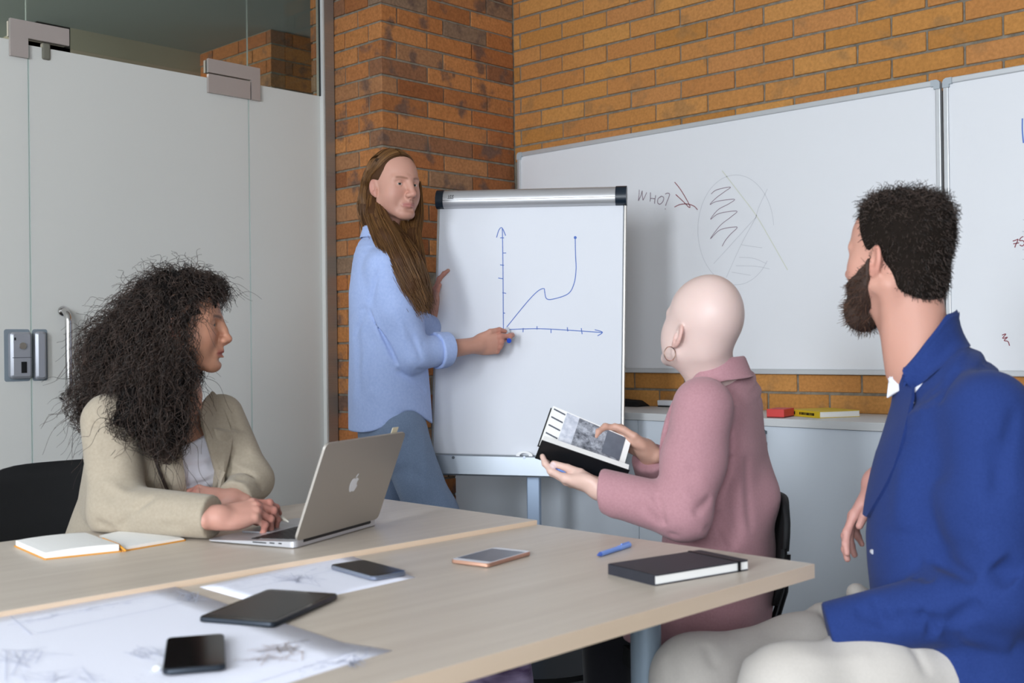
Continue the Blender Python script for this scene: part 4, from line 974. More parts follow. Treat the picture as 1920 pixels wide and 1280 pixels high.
def push_out(S, P, off, it=3):                             # move points onto the surface of a field (plus an offset)
    sh = P.shape; Q = P.reshape(-1, 3).copy()
    for _ in range(it):
        d = S.ev(Q) - off; e = 1e-3; g = np.stack([S.ev(Q + np.eye(3)[i] * e) - off - d for i in range(3)], 1) / e; g /= np.linalg.norm(g, axis=1, keepdims=True) + 1e-6; Q = Q - g * d[:, None]
    return Q.reshape(sh)
def march(S, px, py, z0, z1, off=0.0):                     # depth at which a line of sight meets a field
    n = 160; Z = np.linspace(z0, z1, n); P = np.array([at(px, py, z) for z in Z]); d = S.ev(P) - off; i = np.argmax(d < 0) if (d < 0).any() else int(np.argmin(d))
    if i and d[i] < 0: t = d[i - 1] / (d[i - 1] - d[i]); return P[i - 1] * (1 - t) + P[i] * t
    return P[i]
def patch(name, S, outline, z0, z1, off, th, material, parent, n=(10, 6), puff=0.0, smooth=True):
    """a cloth piece (lapel, collar, pocket) lying on a garment: quad of two edge polylines, wrapped on the field"""
    A, B = outline; A = np.array([march(S, *p, z0, z1) for p in A]); B = np.array([march(S, *p, z0, z1) for p in B])
    A = resample(A, n[0] + 1); B = resample(B, n[0] + 1); G = np.stack([A + (B - A) * v for v in np.linspace(0, 1, n[1] + 1)], 1); G = push_out(S, G, off)
    for _ in range(2): G[1:-1] = .5 * G[1:-1] + .25 * (G[:-2] + G[2:]); G[:, 1:-1] = .5 * G[:, 1:-1] + .25 * (G[:, :-2] + G[:, 2:])
    e = 2e-3; Q = G.reshape(-1, 3); g = np.stack([S.ev(Q + np.eye(3)[i] * e) - S.ev(Q - np.eye(3)[i] * e) for i in range(3)], 1); g /= np.linalg.norm(g, axis=1, keepdims=True) + 1e-9
    bump_ = np.outer(np.ones(n[0] + 1), np.sin(np.pi * np.linspace(0, 1, n[1] + 1))).reshape(-1, 1) * puff
    T = Q + g * (th + bump_); Lw = Q - g * .004; V = np.concatenate([T, Lw]); m = n[1] + 1; nn = len(Q); F = []
    for i in range(n[0]):
        for j in range(n[1]):
            a = i * m + j; F.append((a, a + m, a + m + 1, a + 1)); F.append((nn + a, nn + a + 1, nn + a + m + 1, nn + a + m))
    ring = [i * m for i in range(n[0] + 1)] + [n[0] * m + j for j in range(1, m)] + [i * m + m - 1 for i in range(n[0] - 1, -1, -1)] + list(range(m - 2, 0, -1))
    for k in range(len(ring)): a, b = ring[k], ring[(k + 1) % len(ring)]; F.append((a, nn + a, nn + b, b))
    F = np.array(F); v0 = V[F[0]]; nrm = np.cross(v0[1] - v0[0], v0[2] - v0[0])
    if np.dot(nrm, g[0]) < 0: F = F[:, ::-1]
    o = fast_mesh(name, V, F, material, parent, smooth); o.data.set_sharp_from_angle(angle=math.radians(50)); return o
def collar_strip(name, c, F, Rt, U, keys, material, parent, th=.004, n=36, snap=None):
    """turned-down collar round the back of a neck; keys: (angle from the nape, inner x, inner y, top z, outer x, outer y, low z)"""
    K = np.array(keys, float); V = []; rowsn = 7; ph = np.linspace(-K[-1, 0], K[-1, 0], n)
    for layer in (0, 1):
        for p in ph:
            a = abs(p); v = [np.interp(a, K[:, 0], K[:, i]) for i in range(1, 7)]; r = math.radians(p); sx, cy = math.sin(r), -math.cos(r)
            prof_ = [(0, -.035, .0), (0, -.012, 0), (.1, .0, 0), (.25, .003, 0), (.55, None, .35), (.8, None, .7), (1, None, 1.0)]
            for t, dz, q in prof_:
                x = v[0] + (v[3] - v[0]) * t; y = v[1] + (v[4] - v[1]) * t; z = v[2] + dz if dz is not None else v[2] + (v[5] - v[2]) * q
                o = th * (1 if t > .3 else -1) if layer else 0
                V.append(np.asarray(c) + Rt * sx * (x - o) + F * cy * (y - o) + U * (z - (th if layer and .05 < t < .4 else 0)))
    m = rowsn; nn = n * m; Fc = []; V = np.array(V)
    if snap is not None:                                    # the fall of the collar lies on the garment
        ts = np.tile([0, 0, 0, 0, .25, .75, 1.0], n); i_ = np.nonzero(ts > 0)[0]; a = V[:nn][i_]; d = snap.ev(a); pr = push_out(snap, a, .003, 4); ok = (np.linalg.norm(pr - a, axis=1) < .05)[:, None]
        of = np.where(ok, (pr - a) * ts[i_][:, None], 0).reshape(n, 3, 3)
        for _ in range(4): of[1:-1] = .5 * of[1:-1] + .25 * (of[:-2] + of[2:])
        nw = a + of.reshape(-1, 3); V[nn + i_] += nw - a; V[i_] = nw
    for i in range(n - 1):
        for j in range(m - 1): a = i * m + j; Fc.append((a, a + 1, a + m + 1, a + m)); Fc.append((nn + a, nn + a + m, nn + a + m + 1, nn + a + 1))
    ring = [i * m for i in range(n)] + [(n - 1) * m + j for j in range(1, m)] + [i * m + m - 1 for i in range(n - 2, -1, -1)] + list(range(m - 2, 0, -1))
    for k in range(len(ring)): a, b = ring[k], ring[(k + 1) % len(ring)]; Fc.append((a, nn + a, nn + b, b))
    o = fast_mesh(name, V, np.array(Fc), material, parent, True); md = o.modifiers.new('smooth', 'SUBSURF'); md.levels = 1; md.render_levels = 1; return o
def skin_mat(name, rough=.5): return mat(name, 'C09080', rough, spec=.35, attr='tint', sss=.12, bump=.08, bscale=260)
mat('eye_white', 'D8D0CC', .25); mat('pupil', '0A0808', .15)

# ================================================================== person standing at the flipchart
def cloth(name, c, c2=None, **k): return mat(name, c, k.pop('rough', .85), spec=.15, noise=c2, scale=k.pop('scale', 14), bump=k.pop('bump', .25), bscale=k.pop('bscale', 700), sheen=k.pop('sheen', .15))
def standing_person():
    Zc = 4.0
    hc = at(740, 349, Zc); Fh = camdir(.665, -.02, -.745); Rh = rows(Fh); s = 1.03
    Hf = head_field(jaw=1.02, nose=1.05, brow=1.0, lips=.85)
    S = Sdf(); S.sub(Hf, hc, Rh, s, k=.01)
    nb = at(722, 452, Zc + .02); S.cap(hc + Rh @ [0, -.035, -.06] * s, nb, .052, .058, k=.03)
    F = camdir(.985, 0, .17); U = np.array([0, 0, 1.]); Rt = unit(np.cross(F, U))     # body: forward, right
    chest = at(722, 545, Zc + .02); pel = at(733, 790, Zc + .02)
    shR = at(722, 502, Zc - .13); elR = at(772, 664, Zc - .12); wrR = at(893, 647, Zc + .04)
    shL = at(742, 490, Zc + .18); elL = at(784, 655, Zc + .20); wrL = at(811, 588, Zc + .25)
    S.loft([nb, at(720, 490, Zc + .02), chest, at(725, 660, Zc + .02), pel], [.07, .15, .16, .145, .15], [.06, .085, .10, .09, .095], Rt, k=.03)
    S.chain([shR, elR], [.052, .042], k=.03); S.chain([elR, wrR], [.042, .027], k=.02); S.chain([shL, elL], [.05, .042], k=.03); S.chain([elL, wrL], [.042, .027], k=.02)
    # right hand: thumb on top of the marker, fingers closed round it
    hxR = camdir(.94, .07, .30); Rr = hframe(hxR, camdir(0, -.25, -1))
    HR = hand_field([(14, 42, 62, -6), (52, 80, 50, -2), (64, 90, 55, -2), (68, 90, 55, -5)], [(.018, .024, -.006), (.054, .044, -.006), (.090, .047, -.012), (.114, .038, -.022)])
    S.sub(HR, wrR, Rr, 1.0, k=.012, R=.22)
    # left hand behind the pad's edge
    hxL = unit(at(832, 496, Zc + .27) - wrL); Rl = hframe(hxL, camdir(-.9, .1, .25))
    HL = hand_field([(12, 20, 12, 4), (14, 22, 14, 0), (18, 26, 16, -4), (22, 30, 18, -8)], [(.018, .026, -.008), (.05, .05, -.018), (.082, .056, -.018), (.105, .05, -.02)], side=-1)
    S.sub(HL, wrL, Rl, 1.0, k=.012, R=.22)
    # legs inside the trousers
    hipN = at(745, 800, Zc - .08); knN = at(812, 968, Zc - .02); ftN = at(815, 1225, Zc + .0); hipF = at(722, 800, Zc + .10); knF = at(716, 985, Zc + .14); ftF = at(700, 1225, Zc + .14)
    for h, k_, f in ((hipN, knN, ftN), (hipF, knF, ftF)): S.chain([h, k_, f], [.075, .052, .036], k=.03)
    body_box = box_of([hc + [0, 0, .14], pel, shR, shL, wrR, ftN, ftF, elL], .14)
    hb = box_of([hc], .15); hb = (hb[0] - [0, 0, .06], hb[1]); rb_ = box_of([wrR - hxR * .11, wrR + hxR * .12], .06); lb_ = box_of([wrL, wrL + hxL * .16], .05)
    V, Fq = skin_mesh(S, body_box, [(hb[0], hb[1], .0024), (rb_[0], rb_[1], .0024), (lb_[0], lb_[1], .0026)], .009)
    tint = head_tint('C99886', 'B0706A', 'C08074', brow='8A5E48', stubble='A87868', nose_t=.4)
    def colors(V):
        col = np.tile(np.array(lin('C4917E')[:3]), (len(V), 1)); L = (V - hc) @ Rh / s; m = (np.abs(L) < .17).all(1) & (L[:, 2] > -.14); col[m] = tint(L[m])
        for w, R_, sd in ((wrR, Rr, 1), (wrL, Rl, -1)):
            q = (V - w) @ R_; m = (q[:, 0] > .075) & (q[:, 0] < .16) & (np.abs(q[:, 1]) < .08) & (np.abs(q[:, 2]) < .08); col[m] = col[m] * .7 + np.array(lin('B8685A')[:3]) * .3
        return col
    body = fast_mesh('person', V, Fq, skin_mat('skin_fair'), None, True, colors(V))
    tag(body, 'standing person with long straight brown hair and light blue shirt, marker in hand', 'person')
    add_eyes(body, hc, Rh, s, mat('iris_grey', '4A4A44', .2), look=(.22, 1, 0))
    # shirt
    Sh = Sdf(); mS = cloth('blue_oxford', 'A2B6E4', 'AEC0EA', scale=120, bump=.3, bscale=900)
    top = at(716, 446, Zc + .02)
    Sh.loft([top, at(716, 478, Zc + .02), at(722, 545, Zc + .02), at(727, 650, Zc + .02), at(730, 740, Zc + .02), at(733, 815, Zc + .02)], [.075, .155, .185, .18, .185, .19], [.066, .100, .128, .136, .145, .150], Rt, k=.03)
    cuff = wrR - hxR * .105; fdir = unit(wrR - elR); ce = elR + fdir * .13
    Sl = Sdf(); Sl.chain([shR - Rt * .01, shR * .5 + elR * .5, elR], [.068, .068, .064], k=.035); Sl.chain([elR, ce], [.062, .052], k=.02); Sl.half(ce, fdir, .004)
    Sh.op(lambda P: Sl.ev(P), (shR + ce) / 2, .36, 'u', .022)
    Sh.chain([shL - U * .0 + Rt * .02, elL], [.078, .064], k=.03); Sh.chain([elL, elL + unit(wrL - elL) * .09], [.062, .055], k=.02)
    # curved hem: tails front and back, high at the side
    def hem(P):
        q = (P - pel); a = q @ F; z = P[:, 2]; zc = at(733, 806, Zc)[2]; side = np.exp(-((a - .050) / .080) ** 2); nearR = 1.0
        return (zc + .074 * side - .02 * np.clip(a / .15, -1, 1) * 0 - z)
    Sh.op(hem, pel, 1e9, 'i', .006)
    for a_, b_, w, h in (((712, 505), (690, 575), .007, -.007), ((690, 575), (748, 685), .008, -.012), ((690, 575), (655, 600), .010, -.005), ((690, 580), (662, 640), .012, -.005), ((752, 505), (772, 560), .006, -.005), ((742, 690), (800, 735), .014, -.008), ((690, 560), (735, 690), .016, .006), ((780, 690), (815, 700), .010, -.006), ((690, 730), (755, 770), .02, .006), ((668, 600), (676, 760), .02, -.005), ((660, 760), (700, 640), .022, .005), ((706, 505), (690, 600), .014, -.006), ((800, 560), (806, 700), .015, -.006), ((770, 620), (790, 680), .010, -.006), ((752, 600), (770, 690), .010, .005), ((790, 640), (800, 690), .008, -.005), ((735, 560), (760, 640), .012, .004), ((812, 640), (815, 685), .007, .004)):
        p0 = march(Sh, *a_, 3.5, 4.4); p1 = march(Sh, *b_, 3.5, 4.4); Sh.fold(p0, p1, w, h)
    lo, hi = box_of([top, pel, shR, shL, elR, ce, elL], .16); lo[2] = at(733, 840, Zc)[2]
    sdf_part('shirt', Sh, lo, hi, .0048, mS, body)
    # rolled cuff: two thick turns at the end of the sleeve
    Cu = Sdf(); c0 = elR + fdir * .088; c1 = elR + fdir * .156
    Cu.cap(c0, c1, .066, .060, k=.0); Cu.half(c1 - fdir * .004, fdir + camdir(0, -.10, 0), .006); Cu.half(c0 + fdir * .01, -fdir, .006); Cu.cap(c1 - fdir * .03, c1 + fdir * .05, .045, .045, k=.006, mode='s')
    for i in range(9): a = i * .7; r_ = camdir(0, math.cos(a), math.sin(a)) * .064; Cu.fold(c0 + r_, c1 + camdir(0, math.cos(a + .5), math.sin(a + .5)) * .060, .007, -.004 if i % 2 else .003)
    sdf_part('rolled_cuff', Cu, *box_of([c0, c1], .075), .0036, mS, body)
    # collar
    collar_strip('collar', at(717, 448, Zc + .02), F, Rt, U, [(0, .066, .062, .045, .078, .080, .004), (70, .068, .064, .040, .084, .082, .0), (120, .064, .070, .012, .088, .090, -.045), (155, .040, .085, -.015, .062, .105, -.075)], mS, body)
    # trousers
    Tr = Sdf(); mT = cloth('grey_blue_wool', '71829C', '7D8EA8', scale=220, bump=.5, bscale=1100)
    Tr.loft([at(733, 740, Zc + .02), at(735, 800, Zc + .02), at(738, 850, Zc + .02)], [.15, .162, .155], [.110, .120, .118], Rt, k=.03)
    Tr.chain([hipN, knN, ftN], [.088, .084, .075], k=.05); Tr.chain([hipF, knF, ftF], [.085, .080, .075], k=.05)
    for a_, b_, w, h in (((790, 800), (800, 940), .012, .004), ((745, 830), (770, 900), .015, -.006), ((775, 880), (830, 930), .014, -.005), ((770, 800), (764, 830), .006, -.004), ((800, 905), (845, 935), .012, .005)):
        Tr.fold(march(Tr, *a_, 3.5, 4.4), march(Tr, *b_, 3.5, 4.4), w, h)
    lo, hi = box_of([at(733, 760, Zc), ftN, ftF, hipN, hipF], .16); lo[2] = .05
    sdf_part('trousers', Tr, lo, hi, .007, mT, body)
    for ft in (ftN, ftF):
        Fo = Sdf(); g = np.array([ft[0], ft[1], .045]); Fo.ecap(g - F * .05, g + F * .16, .045, .038, U, .75, k=0); Fo.cap(g - F * .03, g - F * .02 + U * .06, .042, .04, k=.03); Fo.half(g - U * .043, -U, .003)
        sdf_part('shoe', Fo, *box_of([g - F * .05, g + F * .16], .09), .006, MATS['black_plastic'], body)
    # long straight hair: cap, then strands falling over the back and the near shoulder
    mH = mat('brown_hair', '3E2716', .6, spec=.2, noise='543720', scale=60, stretch=(30, 30, 2))
    Hc = Sdf(); L = lambda x, y, z: hc + Rh @ np.array([x, y, z]) * s
    Hc.ell(L(0, -.020, .032), np.array([.080, .103, .094]) * s, Rh, k=.02)
    n_ = Rh @ unit([0, .070, -.072]); Hc.half(L(0, .010, .014), n_, .010)
    Hb = Sdf(); Hb.ell(L(0, -.068, -.01), np.array([.080, .046, .10]) * s, Rh); Hc.op(lambda P: Hb.ev(P), L(0, -.06, 0), .13, 'u', .02)
    Hc.ell(L(.092, -.008, -.014), np.array([.032, .030, .037]) * s, Rh, k=.006, mode='s')
    # falls: guides from pixel to pixel, with depth
    back = [[(694, 330, .03), (688, 390, .04), (696, 425, .02), (716, 455, -.05)], [(699, 366, -.005), (700, 402, -.045), (718, 445, -.11), (744, 490, -.15), (768, 540, -.165), (788, 576, -.16)],
            [(706, 382, -.02), (717, 416, -.08), (734, 450, -.12), (752, 490, -.15), (774, 535, -.155), (792, 572, -.15)], [(735, 425, -.04), (752, 450, -.06), (772, 485, -.10), (786, 530, -.10), (797, 574, -.10)],
            [(784, 345, .075), (783, 400, .04), (776, 440, .0), (782, 490, -.05), (788, 540, -.06), (798, 572, -.06)], [(758, 420, .0), (766, 460, -.03), (778, 510, -.07), (790, 560, -.08)]]
    G = [resample(smooth_line([at(x, y, Zc + d) for x, y, d in g]), 16) for g in back]
    Fm = Sdf(); rad = [[.026, .036, .030, .012], [.016, .028, .034, .036, .030, .012], [.018, .028, .034, .036, .030, .012], [.022, .030, .036, .034, .014], [.012, .020, .024, .030, .024, .012], [.016, .03, .034, .014]]
    for g, r_ in zip(back, rad): Fm.chain([at(x, y, Zc + d) for x, y, d in g], [q * .8 for q in r_], k=.02)
    Hc.op(lambda P: Fm.ev(P), at(745, 450, Zc), .32, 'u', .02)
    lo, hi = box_of([hc + [0, 0, .14], at(800, 575, Zc - .15), at(680, 400, Zc)], .06); lo -= .03
    hair = sdf_part('hair', Hc, lo, hi, .0042, mH, body)
    K = []
    for gi, (g, nS) in enumerate(zip(G, (260, 640, 640, 380, 260, 280))):
        rr = np.interp(np.linspace(0, 1, 16), np.linspace(0, 1, len(rad[gi])), rad[gi])[:, None]
        for _ in range(nS):
            o = RNG.normal(0, 1, 3); o /= np.linalg.norm(o); K.append(g + o * rr * RNG.uniform(.80, 1.06) + RNG.normal(0, .0016, (1, 3)) * np.linspace(0, 3, 16)[:, None] + np.linspace(0, 1, 16)[:, None] ** 3 * RNG.normal(0, .012, 3))
    # strands lying on the cap from the parting
    part = [L(.012, y, z) for y, z in ((.055, .117), (.02, .128), (-.03, .131), (-.075, .118))]; pr = resample(part, 40); KC = []
    for _ in range(1500):
        p = pr[RNG.integers(0, 40)]; sx = 1 if RNG.random() < .6 else -1; lp = (p - hc) @ Rh / s; y1 = lp[1] * .35 - .03 + RNG.normal(0, .008)
        c_ = [L(lp[0] + sx * .004, lp[1], lp[2]), L(sx * .050, lp[1] * .8 - .004, .098), L(sx * .080, lp[1] * .6 - .022, .056), L(sx * .084, y1 - .022, .024), L(sx * .080, y1 - .048, -.02), L(sx * .07, y1 - .052, -.06)]
        KC.append(resample(smooth_line(c_), 16))
    K += list(push_out(Hc, np.array(KC), .0020, 2) + RNG.normal(0, .0012, (len(KC), 1, 3)))
    K = np.array(K); lk = (K - hc) @ Rh / s; ear = (lk[..., 0] > .045) & (lk[..., 1] > -.036) & (lk[..., 1] < .045) & (lk[..., 2] > -.048) & (lk[..., 2] < .018); K = K[~ear.any(1)]
    V, Fq = strands(K, .0010, .0005); st = fast_mesh('hair_strands', V, Fq, mat('brown_strands', '6E4A2C', .38, spec=.5, attr='tint'), hair, True, strand_tint(len(K), 16, 3, '4E3119', '8A6238', .3)); st['kind'] = 'stuff'
    # marker held in the right hand
    tip = wrR + Rr @ np.array([.112, .030, -.070]); e0 = at(954.5, 639, Zc + .065); d = unit(fcp(951, 616) - e0 + camdir(0, 0, .0)); e1 = e0 + d * .115
    mk = thing('marker', 'white marker with blue end cap held by the person at the flipchart', 'marker', e0)
    MB().tube([e0 + d * .006, e1], .0078, 16).build('barrel', MATS['white_plastic'], mk, True, 50); MB().tube([e0, e0 + d * .007], .0084, 16).build('end_plug', mat('blue_plug', '2F55C8', .35), mk, True, 50); MB().tube([e1, e1 + d * .012], [.006, .002], 12).build('tip', MATS['blue_plug'], mk, True)
    MB().box((.012, -.004, .0076), (.05, .004, .0082), frame(e0, d, np.cross(d, camdir(.3, 1, -.6)))).build('label', mat('marker_label', '7E8CA8', .5), mk)
standing_person()

# ================================================================== person with curly hair at the laptop
def curly_person():
    s = .955; Zc = 2.70; hc = at(347, 609, Zc); Fh = camdir(.985, 0, .17); Rh = rows(Fh)
    Hf = head_field(jaw=.92, nose=.85, lips=1.35, brow=.7, openmouth=.006)
    S = Sdf(); S.sub(Hf, hc, Rh, s, k=.01)
    nb = at(338, 742, 2.74); S.cap(hc + Rh @ [0, -.03, -.06] * s, nb, .045, .052, k=.03)
    F = unit(camdir(.62, 0, -.78)); U = np.array([0, 0, 1.]); Rt = unit(np.cross(F, U))
    shR, shL = at(212, 790, 2.62), at(412, 780, 2.86); elR, wrR = at(222, 958, 2.55), at(408, 970, 2.40); elL, wrL = at(474, 900, 2.80), at(436, 938, 2.68)
    sp = [at(330, 752, 2.75), at(318, 785, 2.75), at(310, 860, 2.77), at(285, 950, 2.84), at(255, 1080, 2.92)]
    S.loft(sp, [.06, .135, .145, .13, .15], [.05, .075, .105, .10, .11], Rt, k=.03)
    for a, b, c in ((shR, elR, wrR), (shL, elL, wrL)): S.chain([a, b], [.046, .038], k=.03); S.chain([b, c], [.038, .024], k=.02)
    hx = camdir(.86, .12, .50); RR = hframe(hx, camdir(-.25, .75, -.62))
    HR = hand_field([(16, 30, 18, 4), (28, 42, 24, 0), (40, 50, 28, -3), (46, 54, 30, -6)], [(.018, .022, -.010), (.050, .036, -.030), (.082, .034, -.046), (.104, .030, -.060)], wid=.92)
    S.sub(HR, wrR, RR, .95, k=.012, R=.22)
    hx2 = camdir(-.93, .14, -.18); RL = hframe(hx2, camdir(-.05, .80, -.6))
    HL = hand_field([(34, 46, 22, 3), (38, 48, 24, 0), (42, 50, 26, -3), (46, 52, 26, -7)], [(.018, .024, -.010), (.050, .042, -.022), (.080, .044, -.032), (.102, .038, -.040)], side=-1, wid=.92)
    S.sub(HL, wrL, RL, .92, k=.012, R=.22)
    # thighs under the table
    kn = [at(330, 1180, 2.45), at(420, 1170, 2.62)]; hp = [at(215, 1110, 2.80), at(300, 1100, 2.98)]
    for h_, k_ in zip(hp, kn): f_ = np.array([k_[0], k_[1], .07]); S.chain([h_, k_, f_], [.075, .055, .035], k=.03)
    box = box_of([hc + [0, 0, .13], shR, shL, elR, elL, wrR, *hp, *kn, [kn[0][0], kn[0][1], .08]], .12)
    hb = box_of([hc], .145); hb = (hb[0] - [0, 0, .17], hb[1]); rb_ = box_of([wrR - hx * .03, wrR + hx * .17], .06); lb_ = box_of([wrL - hx2 * .02, wrL + hx2 * .15], .06)
    V, Fq = skin_mesh(S, box, [(hb[0], hb[1], .0027), (rb_[0], rb_[1], .0024), (lb_[0], lb_[1], .0024)], .010)
    tint = head_tint('BE8A70', 'A85C54', 'BC7866', brow='3A241C', nose_t=.3)
    def colors(V):
        col = np.tile(np.array(lin('BE8C74')[:3]), (len(V), 1)); L = (V - hc) @ Rh / s; m = (np.abs(L) < .17).all(1) & (L[:, 2] > -.14); col[m] = tint(L[m])
        for w, R_ in ((wrR, RR), (wrL, RL)):
            q = (V - w) @ R_; m = (q[:, 0] > -.05) & (q[:, 0] < .17) & (np.abs(q[:, 1]) < .08) & (np.abs(q[:, 2]) < .09); col[m] = np.array(lin('C69383')[:3])
            m &= q[:, 0] > .085; col[m] = np.array(lin('C08476')[:3])
        return col
    body = fast_mesh('person', V, Fq, skin_mat('skin_tan'), None, True, colors(V))
    tag(body, 'seated person with big dark curly hair and beige blazer at the laptop', 'person')
    add_eyes(body, hc, Rh, s, mat('iris_brown', '2A1810', .2), look=(.45, 1, .05))
    # white top
    W = Sdf(); W.loft(sp, [.07, .145, .160, .155, .17], [.055, .088, .118, .118, .12], Rt, k=.03)
    zc = at(360, 838, 2.65)[2]
    W.op(lambda P: P[:, 2] - (zc + 2.2 * ((P - sp[2]) @ Rt) ** 2 + .25 * np.abs((P - sp[2]) @ Rt)), sp[2], 1e9, 'i', .004)
    for a_, b_ in (((350, 860), (400, 900)), ((345, 890), (385, 912)), ((372, 830), (404, 880))): W.fold(march(W, *a_, 2.3, 3), march(W, *b_, 2.3, 3), .012, -.004)
    lo, hi = box_of(sp, .2); sdf_part('white_top', W, lo, hi, .006, cloth('white_cotton', 'F0F0FA', scale=90), body)
    # blazer
    J = Sdf(); mJ = cloth('beige_linen', 'A29684', 'AA9E8C', scale=160, bump=.4, bscale=800)
    J.loft([at(335, 742, 2.75), at(318, 770, 2.75), at(309, 850, 2.77), at(280, 950, 2.85), at(245, 1085, 2.95)], [.07, .168, .185, .172, .20], [.06, .100, .135, .135, .15], Rt, k=.03, e=2.2)
    J0 = Sdf(); J0.ops = J.ops[:1]
    cF = sp[2] + F * .1
    def opening(P):
        q = P - sp[2]; x = q @ Rt; z = P[:, 2]; y = q @ F; t = np.clip((z - at(360, 925, 2.65)[2]) / .22, 0, 1.4); xl = -.088 + .026 * t; xr = .012 - .012 * t
        mid = (xl + xr) / 2 - .0 * t; hw = (xr - xl) / 2 * (1.0 + .15 * t); return np.maximum(np.abs(x - mid) - hw, .02 - y)
    J.op(opening, cF, .5, 's', .010)
    Sl = Sdf(); ceR = wrR - unit(wrR - elR) * .014; dR = unit(wrR - elR); Sl.chain([shR + Rt * .006, elR, ceR], [.066, .060, .047], k=.035); Sl.half(ceR, dR + camdir(0, .0, .25), .005); Sl.half([0, 0, TZ1 + .002], -U, .008); J.op(lambda P: Sl.ev(P), (shR + ceR) / 2, .36, 'u', .028)
    Sm = Sdf(); dL = unit(wrL - elL); ceL = wrL - dL * .012; Sm.chain([shL - Rt * .004, elL, ceL], [.056, .046, .043], k=.03); Sm.half(ceL, dL, .005); Sm.half([0, 0, TZ1 + .002], -U, .008); J.op(lambda P: Sm.ev(P), (shL + ceL) / 2, .32, 'u', .028)
    for a_, b_, w, h in (((165, 790), (240, 815), .010, -.008), ((168, 800), (300, 830), .012, -.006), ((245, 960), (290, 935), .009, -.010), ((245, 965), (225, 990), .010, -.008), ((180, 900), (250, 930), .014, .006), ((170, 870), (215, 940), .016, -.006), ((290, 950), (340, 965), .012, -.005), ((300, 985), (350, 985), .010, -.005), ((240, 920), (330, 975), .02, .005), ((435, 760), (450, 810), .008, -.010), ((425, 880), (480, 895), .008, -.011), ((430, 840), (470, 850), .010, -.006), ((432, 865), (495, 905), .010, .005), ((440, 900), (495, 915), .009, -.006), ((420, 790), (424, 880), .008, -.009), ((200, 830), (205, 900), .02, -.005), ((150, 850), (160, 980), .02, .006), ((175, 975), (215, 990), .008, -.006), ((395, 745), (420, 790), .006, -.006)):
        J.fold(march(J, *a_, 2.2, 3.2), march(J, *b_, 2.2, 3.2), w, h)
    zt = TZ1
    lo, hi = box_of([at(335, 742, 2.75), at(245, 1085, 2.95), shR, shL, elR, elL, ceR, ceL], .2)
    sdf_part('blazer', J, lo, hi, .0052, mJ, body)
    JT = Sdf(); JT.ops = J.ops[:1]
    J0.ops = [o_ for o_ in J.ops if o_[3] != 's']
    patch('lapel', J0, ([(388, 722), (378, 760), (378, 800), (392, 850), (404, 890), (411, 916)], [(398, 722), (416, 752), (418, 790), (424, 850), (425, 890), (414, 918)]), 2.3, 3.1, .004, .004, mJ, body, puff=.003)
    patch('lapel', JT, ([(338, 800), (338, 840), (342, 880), (348, 916)], [(290, 800), (298, 840), (312, 890), (332, 932)]), 2.3, 3.1, .004, .004, mJ, body, puff=.003)
    ln = [march(JT, x, y, 2.2, 3.1, .008) for x, y in ((278, 800), (283, 835), (296, 875), (310, 910), (325, 942))]
    MB().tube(smooth_line(ln), .0035, 8).build('dark_strap', mat('strap_leather', '241C18', .6), body, True)
    # trousers
    T = Sdf(); T.loft([at(262, 1040, 2.90), at(250, 1110, 2.93)], [.17, .18], [.13, .13], Rt, k=.04)
    for h_, k_ in zip(hp, kn): f_ = np.array([k_[0], k_[1], .10]); T.chain([h_, k_, f_], [.095, .075, .07], k=.05)
    lo, hi = box_of([*hp, *kn, [kn[0][0], kn[0][1], .1]], .12); hi[2] = .71; sdf_part('trousers', T, lo, hi, .011, cloth('dark_trousers', '2A2C33'), body)
    for k_ in kn:
        g = np.array([k_[0], k_[1], .042]); Fo = Sdf(); Fo.ecap(g - F * .04, g + F * .15, .042, .035, U, .75, k=0); Fo.cap(g - F * .03, g + U * .06, .04, .04, k=.03); Fo.half(g - U * .040, -U, .003); sdf_part('shoe', Fo, *box_of([g - F * .05, g + F * .16], .08), .007, MATS['black_plastic'], body)
    # hair: a dark frizzy volume under thousands of coils
    Hv = Sdf(); blobs = [((320, 582), 2.72, (.118, .120, .112)), ((262, 670), 2.70, (.150, .115, .135)), ((190, 762), 2.68, (.080, .065, .070)), ((312, 772), 2.60, (.070, .055, .105)), ((246, 772), 2.57, (.065, .055, .075)), ((386, 538), 2.73, (.045, .055, .030)), ((338, 690), 2.61, (.034, .04, .06)), ((310, 812), 2.585, (.032, .025, .045)), ((345, 700), 2.80, (.04, .04, .07))]
    bas = np.stack([RC[0], RC[2], -RC[1]], 1)
    for (x, y), z, r in blobs: Hv.ell(at(x, y, z), r, bas, k=.05)
    fo = lambda x, y, z: hc + Rh @ np.array([x, y, z]) * s
    Cut = Sdf(); Cut.ell(fo(0, .115, -.030), np.array([.10, .085, .098]) * s, Rh); Cut.ell(fo(.04, .055, -.055), np.array([.05, .035, .06]) * s, Rh, k=.02)
    Hv.op(lambda P: Cut.ev(P), fo(0, .1, -.03), .14, 's', .015)
    Base = Sdf(); Base.op(lambda P: Hv.ev(P) + .026, at(270, 680, 2.68), .40); Cap = Sdf(); Cap.ell(fo(0, -.022, .034), np.array([.082, .102, .094]) * s, Rh); Cap.ell(fo(0, .028, .074), np.array([.066, .060, .046]) * s, Rh, k=.02); Cap.op(lambda P: Cut.ev(P), fo(0, .1, -.03), .14, 's', .01); Base.op(lambda P: Cap.ev(P), hc, .16, 'u', .02)
    nz = lambda P: np.array([mnoise.noise(Vector(p * 45)) for p in P])
    lo, hi = box_of([at(x, y, z) for (x, y), z, r in blobs], .13); V, Fq = field_mesh(Base, lo, hi, .007)
